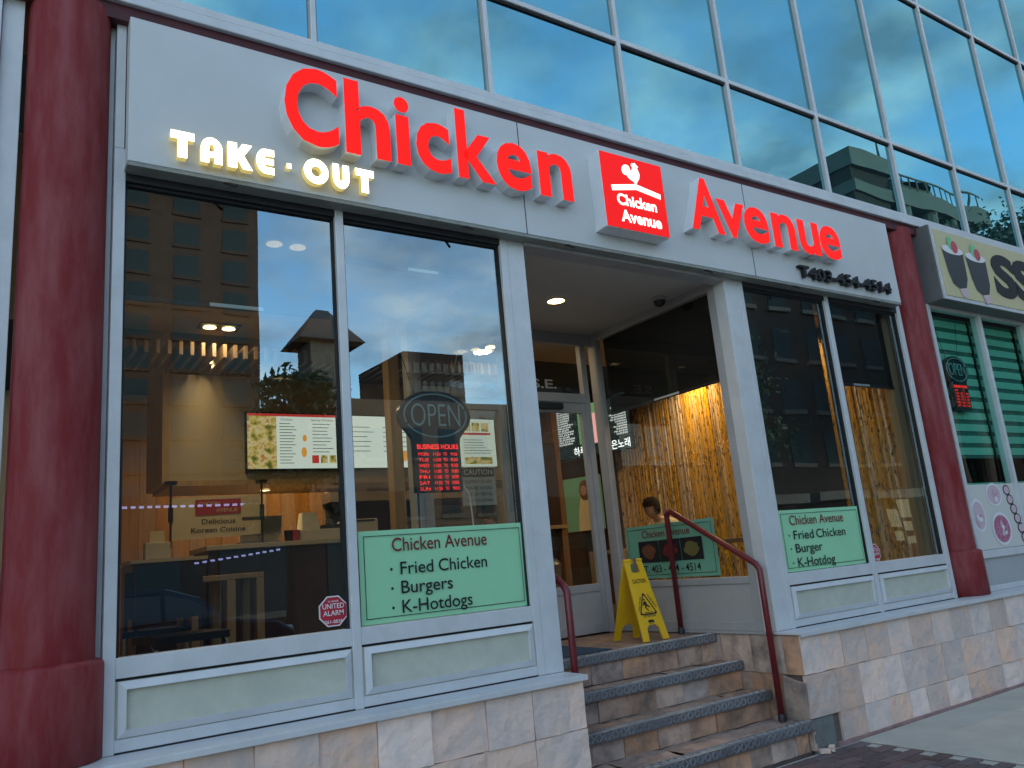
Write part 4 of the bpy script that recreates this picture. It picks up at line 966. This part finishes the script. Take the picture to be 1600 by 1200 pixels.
P = [(px0, py0, IF+.50, .15, .13), (px0-.02, py0, IF+.70, .14, .12), (px0+.02, py0, IF+.97, .18, .13), (px0-.06, py0, IF+1.06, .06), (px0-.12, py0, IF+1.10, .05), (px0-.16, py0, IF+1.13, .08, .085), (px0-.17, py0, IF+1.21, .085, .09), (px0-.16, py0, IF+1.27, .05),
     (px0+.0, py0-.19, IF+.99, .075), (px0-.12, py0-.24, IF+.70, .05), (px0-.36, py0-.14, IF+.76, .04), (px0-.45, py0-.10, IF+.80, .045),
     (px0+.0, py0+.19, IF+.99, .075), (px0-.12, py0+.24, IF+.70, .05), (px0-.36, py0+.14, IF+.76, .04), (px0-.45, py0+.10, IF+.80, .045),
     (px0-.05, py0-.10, IF+.48, .09), (px0-.45, py0-.11, IF+.50, .075), (px0-.46, py0-.11, IF+.10, .05), (px0-.56, py0-.11, IF+.05, .045),
     (px0-.05, py0+.10, IF+.48, .09), (px0-.45, py0+.11, IF+.50, .075), (px0-.46, py0+.11, IF+.10, .05), (px0-.56, py0+.11, IF+.05, .045)]
skin_mesh('body', P, [(0, 1), (1, 2), (2, 3), (3, 4), (4, 5), (5, 6), (6, 7), (2, 8), (8, 9), (9, 10), (10, 11), (2, 12), (12, 13), (13, 14), (14, 15), (0, 16), (16, 17), (17, 18), (18, 19), (0, 20), (20, 21), (21, 22), (22, 23)], ['shirt', 'skin', 'denim'], pe,
          lambda c: 1 if (c.z > IF+1.04 and c.x < px0-.06) or (c.x < px0-.38 and c.z > IF+.66) else (2 if c.z < IF+.58 else 0))
hb = MB()
for i in range(7):
    for j in range(12):
        pass
hb.lathe([(.0, .135), (.06, .125), (.098, .07), (.105, .0), (.10, -.05), (.085, -.08)], 0, 0, 16, a0=R(-115), a1=R(115)).lathe([(.0, .137), (.062, .127), (.100, .075), (.106, .035)], 0, 0, 16).xf(Matrix.Translation((px0-.155, py0, IF+1.20)) @ Matrix.Rotation(R(-12), 4, 'Y')).build('hair', 'hair', pe, smooth=True)

# ---- ceiling downlights (most seen lit; kitchen and counter lamps assumed, to light wall and banner)
def downlight(name, label, x, y, z, r, power, spot=False, grp=None, glow='down_glow'):
    t = thing(name, label, 'ceiling light', (x, y, z), grp)
    MB().lathe([(r*1.25, z-.001), (r*1.25, z-.008), (r, z-.010), (r, z-.002)], x, y, 24).build('ring', 'alu_dull', t)
    MB().lathe([(0.0, z-.006), (r, z-.006)], x, y, 24).build('lens', glow, t)
    if power:
        ld = bpy.data.lights.new('lamp', 'AREA'); ld.shape = 'DISK'; ld.size = r*2; ld.energy = power*EK*0.72; ld.color = (1, .72, .40); ld.spread = R(150)
        lo = bpy.data.objects.new('lamp', ld); scene.collection.objects.link(lo); lo.location = (x, y, z-.03); par(lo, t)
    return t
downlight('recess_light', 'round warm recessed light glowing in entrance ceiling', 4.07, 0.99, 3.734, .075, 1.2)
def twin(x, y, z, label, pw):
    t = thing('twin_light', label, 'ceiling light', (x, y, z)); box('plate', x-.09, x+.25, y-.09, y+.09, z-.012, z-.001, 'dark_metal', t)
    for dx_ in (0, .16): MB().lathe([(0.0, z-.014), (.05, z-.014), (.055, z-.02)], x+dx_, y, 18).build('lens', 'down_glow', t)
    ld = bpy.data.lights.new('lamp', 'AREA'); ld.shape = 'DISK'; ld.size = .2; ld.energy = pw*EK*0.72; ld.color = (1, .72, .40)
    lo = bpy.data.objects.new('lamp', ld); scene.collection.objects.link(lo); lo.location = (x+.08, y, z-.04); par(lo, t)
twin(1.57, 0.78, 3.80, 'pair of warm downlights glowing through the left roller blind', 16)
twin(1.60, 2.72, 3.80, 'pair of warm downlights in dark plate on beige ceiling', 18)
twin(5.75, 0.75, 3.80, 'pair of warm downlights behind right bay glass', 10)
twin(4.4, 2.6, 3.80, 'pair of warm downlights inside above the door', 6)
downlight('slat_spotlight', 'small warm spotlight between the wooden slats', 1.75, 3.25, 3.62, .04, 2.5)
for i, y_ in enumerate((1.15, 2.75)):
    t = downlight('wall_washer', ('warm spot washing down near end of the bamboo wall', 'warm spot washing down middle of the bamboo wall')[i], 7.35, y_, 3.80, .05, 21)
downlight('kitchen_light', 'warm downlight behind the bulkhead over the kitchen', 3.0, 5.2, 3.97, .10, 85)
downlight('kitchen_light', 'warm downlight over the back of shop near dark wall', 6.4, 5.2, 3.97, .10, 14)
downlight('counter_light', 'warm downlight under the bulkhead over banner', 2.4, 3.9, 2.498, .05, 9)

# ================================================================== ACROSS THE STREET (seen mirrored in the glass)
def facade_windows(parent, x0, x1, z0, z1, nx, nz, w, h, y, m='glass_far', frame='stone_far', mull=False):
    first = None
    for i in range(nx):
        for j in range(nz):
            X = x0+(x1-x0)*(i+.5)/nx; Z = z0+(z1-z0)*(j+.5)/nz
            if first is None:
                b = MB().box(-w/2, w/2, -.02, .06, -h/2, h/2)
                if mull: b.box(-.06, .06, .0, .12, -h/2, h/2, 1).box(-w/2, w/2, .0, .118, -.06, .06, 1)
                b.box(-w/2-.1, w/2+.1, .0, .15, -h/2-.2, -h/2, 1)
                first = b.build('window', [m, frame], parent); o = first
            else:
                o = first.copy(); scene.collection.objects.link(o)
            o.location = (X, y, Z)
tw = thing('brick_tower', 'tall brown brick apartment tower with grid of windows', 'building', (5.7, -45, 0))
MB().box(-6, 14.4, -62, -45, -.1, 31).build('wall', 'brick_far', tw); facade_windows(tw, -6, 14.4, 4, 30.5, 7, 13, 1.5, 1.35, -45+.0, frame='brick_far')
lt = thing('lantern_building', 'low brown building with pagoda roofed lantern tower', 'building', (14, -30, 0))
MB().box(12.2, 24, -40, -30, -.1, 9.6).build('wall', 'tan_far', lt); MB().box(12.5, 14.3, -32, -30.2, 9.6, 12.4).build('lantern', 'stone_far', lt)
MB().add([(11.8, -32.6, 12.4), (15.0, -32.6, 12.4), (15.0, -29.6, 12.4), (11.8, -29.6, 12.4), (13.1, -31.3, 14.3), (13.7, -31.3, 14.3), (13.7, -30.9, 14.3), (13.1, -30.9, 14.3)], [(0, 1, 5, 4), (1, 2, 6, 5), (2, 3, 7, 6), (3, 0, 4, 7), (4, 5, 6, 7), (3, 2, 1, 0)]).build('roof', 'roof_far', lt)
facade_windows(lt, 12.4, 24, .5, 9.0, 6, 3, 1.0, 1.4, -30)
ob = thing('office_block', 'distant dark office block with rows of windows', 'building', (34.6, -60, 0))
MB().box(31.8, 38.5, -70, -60, -.1, 21.5).build('wall', 'brick_dark', ob); facade_windows(ob, 31.8, 38.5, 2, 21, 8, 10, .55, .9, -60, m='stone_far')
db = thing('dark_block', 'dark brick block across the street with shopfronts below', 'building', (30, -20, 0))
MB().box(27, 41.5, -34, -20, -.1, 15.5).build('wall', 'brick_dark', db); facade_windows(db, 27, 41.5, 4.5, 15, 6, 4, 1.3, 1.6, -20)
for k in range(3): box('awning', 27.5+k*4.7, 31.5+k*4.7, -20, -18.8, 3.1, 3.5, 'stone_far', db)
for xa, xb, za, zb in ((39.3, 40.0, 1.0, 1.5), (39.2, 40.1, 1.7, 2.6), (40.3, 41.2, 2.2, 3.6), (40.5, 41.2, .8, 1.2), (40.4, 41.1, 1.5, 2.0)): box('lit_shopfront', xa, xb, -19.97, -19.9, za, zb, 'far_lit', db)
tr_ = thing('far_terrace', 'long dark terrace of houses further along the street', 'building', (95, -26, 0))
MB().box(57.2, 200, -40, -20.5, -.1, 16).build('wall', 'brick_dark', tr_); facade_windows(tr_, 58, 120, 2, 15, 18, 4, 1.3, 1.7, -20.5); box('roof_edge', 57.2, 200, -40.2, -20.3, 16, 16.5, 'roof_far', tr_)
cb = thing('corner_building', 'stone and brick corner building with turret and domed roof', 'building', (48, -20, 0))
MB().box(42.3, 46.2, -32, -20, -.1, 23.6).build('wall', 'brick_dark', cb); MB().box(42.15, 46.35, -32.2, -19.7, 22.6, 23.75).box(42.2, 46.3, -32.1, -19.8, 21.0, 21.7).build('cornice', 'stone_far', cb)
facade_windows(cb, 43.2, 45.6, 3, 21, 1, 6, 1.4, 2.0, -20, mull=True)
MB().box(46.2, 57, -32, -20.8, -.1, 21.2).build('gallery_wall', 'brick_dark', cb); MB().box(46.2, 57, -32.1, -19.6, 21.2, 22.3).build('gallery_balcony', 'stone_far', cb)
rl = MB()
for k in range(12): rl.tube([(46.6+k*.85, -19.8, 22.3), (46.6+k*.85, -19.8, 23.3)], .05, 5)
rl.tube([(46.4, -19.8, 23.3), (56.6, -19.8, 23.3)], .07, 5); rl.build('railing', 'stone_far', cb)
for x in (47.6, 50.2, 52.8): MB().lathe([(.45, -.1), (.45, 21.2)], x, -20.1, 14).build('pillar', 'stone_far', cb)
facade_windows(cb, 46.8, 53.4, 3, 18, 3, 5, 1.0, 1.8, -20.8, mull=True)
MB().box(49.6, 53.4, -25, -21.2, 22.3, 23.9).build('turret', 'stone_far', cb); MB().lathe([(2.5, 23.9), (1.4, 24.5), (.6, 25.4), (.12, 26.3), (.03, 28.5)], 51.5, -23, 16).build('turret_roof', 'roof_far', cb)
MB().lathe([(3.4, 20.4), (3.2, 21.8), (2.5, 23.0), (1.3, 23.8), (.0, 24.1)], 57.5, -24, 24).build('dome', 'stone_far', cb, smooth=True)
lo_ = thing('low_shops', 'low row of dim shops with violet string lights along the street', 'building', (5, -20, 0))
MB().box(-14, 11.8, -28, -20, -.1, 4.2).build('wall', 'brick_dark', lo_); facade_windows(lo_, -14, 11.8, .4, 3.2, 8, 1, 2.2, 2.0, -20)
b = MB()
for k in range(20): b.box(3.0+k*.23, 3.0+k*.23+.13, -19.95, -19.9, 3.88, 3.94)
for k in range(12): b.box(5.2+k*.21, 5.2+k*.21+.11, -19.95, -19.9, 2.35+k*.02, 2.40+k*.02)
b.build('string_lights', 'far_violet', lo_)

def tree(x, y, h, r, n, label):
    t = thing('street_tree', label, 'tree', (x, y, 0))
    tk = MB().tube([(x, y, -.08), (x+.05, y, h*.25), (x-.05, y+.05, h*.5), (x, y, h*.8)], [.16, .13, .09, .03], 8)
    for k in range(9):
        a = k*2.4; z0 = h*(.35+.05*k); tk.tube([(x, y, z0), (x+r*.45*math.cos(a), y+r*.45*math.sin(a), z0+h*.09), (x+r*.8*math.cos(a), y+r*.8*math.sin(a), z0+h*.16)], [.06, .04, .012], 6)
    tk.build('trunk', 'bark', t)
    cl = [(Vector((x+random.gauss(0, r*.45), y+random.gauss(0, r*.45), h*random.uniform(.48, 1.0))), random.uniform(.25, .5)*r) for _ in range(int(26+r*6))]
    b = MB()
    for _ in range(n):
        c, q = random.choice(cl); p = c+Vector((random.gauss(0, 1), random.gauss(0, 1), random.gauss(0, .7)))*q*.55; s = random.uniform(.05, .10)*(1+h*.015)
        u = Vector((random.gauss(0, 1), random.gauss(0, 1), random.gauss(0, 1))).normalized(); w = u.cross(Vector((random.gauss(0, 1), random.gauss(0, 1), random.gauss(0, 1)))).normalized()
        b.add([p-u*s*1.4, p+w*s*.6, p+u*s*1.4, p-w*s*.6], [(0, 1, 2, 3)])
    b.build('crown', 'leaf', t)
tree(6.0, -14, 6.3, 1.15, 6000, 'slim street tree opposite the left window'); tree(36.5, -10.5, 13.6, 3.6, 42000, 'large street tree near the corner building'); tree(44, -12, 15.5, 4.5, 30000, 'large street tree furthest along the street')
tree(22, -15, 8.5, 2.2, 6000, 'round street tree before the dark brick block'); tree(15.5, -16, 6.5, 1.6, 4000, 'small street tree before the lantern building')

# parked car
cr_ = thing('parked_car', 'dark blue estate car parked on far side of the street', 'car', (2.6, -11.5, -.08))
prof = [(-2.3, .35), (-2.32, .75), (-2.2, 1.0), (-1.75, 1.5), (-1.2, 1.62), (.2, 1.60), (.75, 1.42), (1.15, 1.05), (2.0, .92), (2.3, .72), (2.32, .38)]
def car_pt(p, s): x, z = p; k = .90 if z < 1.04 else .90-(z-1.04)*.42; return (x, s*k, z)
b = MB(); n = len(prof)
b.add([car_pt(p, -1) for p in prof]+[car_pt(p, 1) for p in prof], [tuple(range(n))[::-1], tuple(range(n, 2*n))]+[(i, (i+1) % n, n+(i+1) % n, n+i) for i in range(n)])
CM = Matrix.Translation((2.55, -11.5, -.08)) @ Matrix.Diagonal((1.05, 1, 1.1, 1))
b.xf(CM).build('body', 'car_blue', cr_, .05)
for s in (-1, 1):
    for q in ([(-1.95, 1.08), (-1.55, 1.46), (-.75, 1.52), (-.75, 1.08)], [(-.68, 1.08), (-.68, 1.52), (.10, 1.50), (.10, 1.08)], [(.17, 1.08), (.17, 1.50), (.62, 1.38), (1.0, 1.08)]):
        v = [Vector(car_pt(p, s))+Vector((0, s*.012, 0)) for p in q]; MB().add(v, [(0, 1, 2, 3)]).xf(CM).build('side_window', 'car_glass', cr_)
    for x in (-1.45, 1.4):
        w = MB().tube([(x, s*.72, .33), (x, s*.93, .33)], .33, 20).xf(CM).build('wheel', 'tyre', cr_); MB().tube([(x, s*.90, .33), (x, s*.945, .33)], .20, 16).xf(CM).build('rim', 'steel', w)
    MB().box(2.22, 2.31, s*.55-.16, s*.55+.16, .68, .80).xf(CM).build('headlight', 'white', cr_)

# groups for things that repeat
GR = {'chair': 'chairs in the shop', 'table': 'tables in the shop', 'menu screen': 'menu screens above the counter', 'handrail': 'handrails of the entrance steps',
      'sticker': 'alarm stickers on the panes', 'open sign': 'hanging open signs', 'tree': 'street trees opposite', 'ceiling light': 'lit ceiling lights', 'cup': 'cups on the counter', 'building': 'buildings across the street'}
for o in list(scene.objects):
    c = o.get('category')
    if c in GR and o.name != 'shop_building': o['group'] = GR[c]
    if o.name.startswith('window_poster'): o['group'] = 'mint window posters'
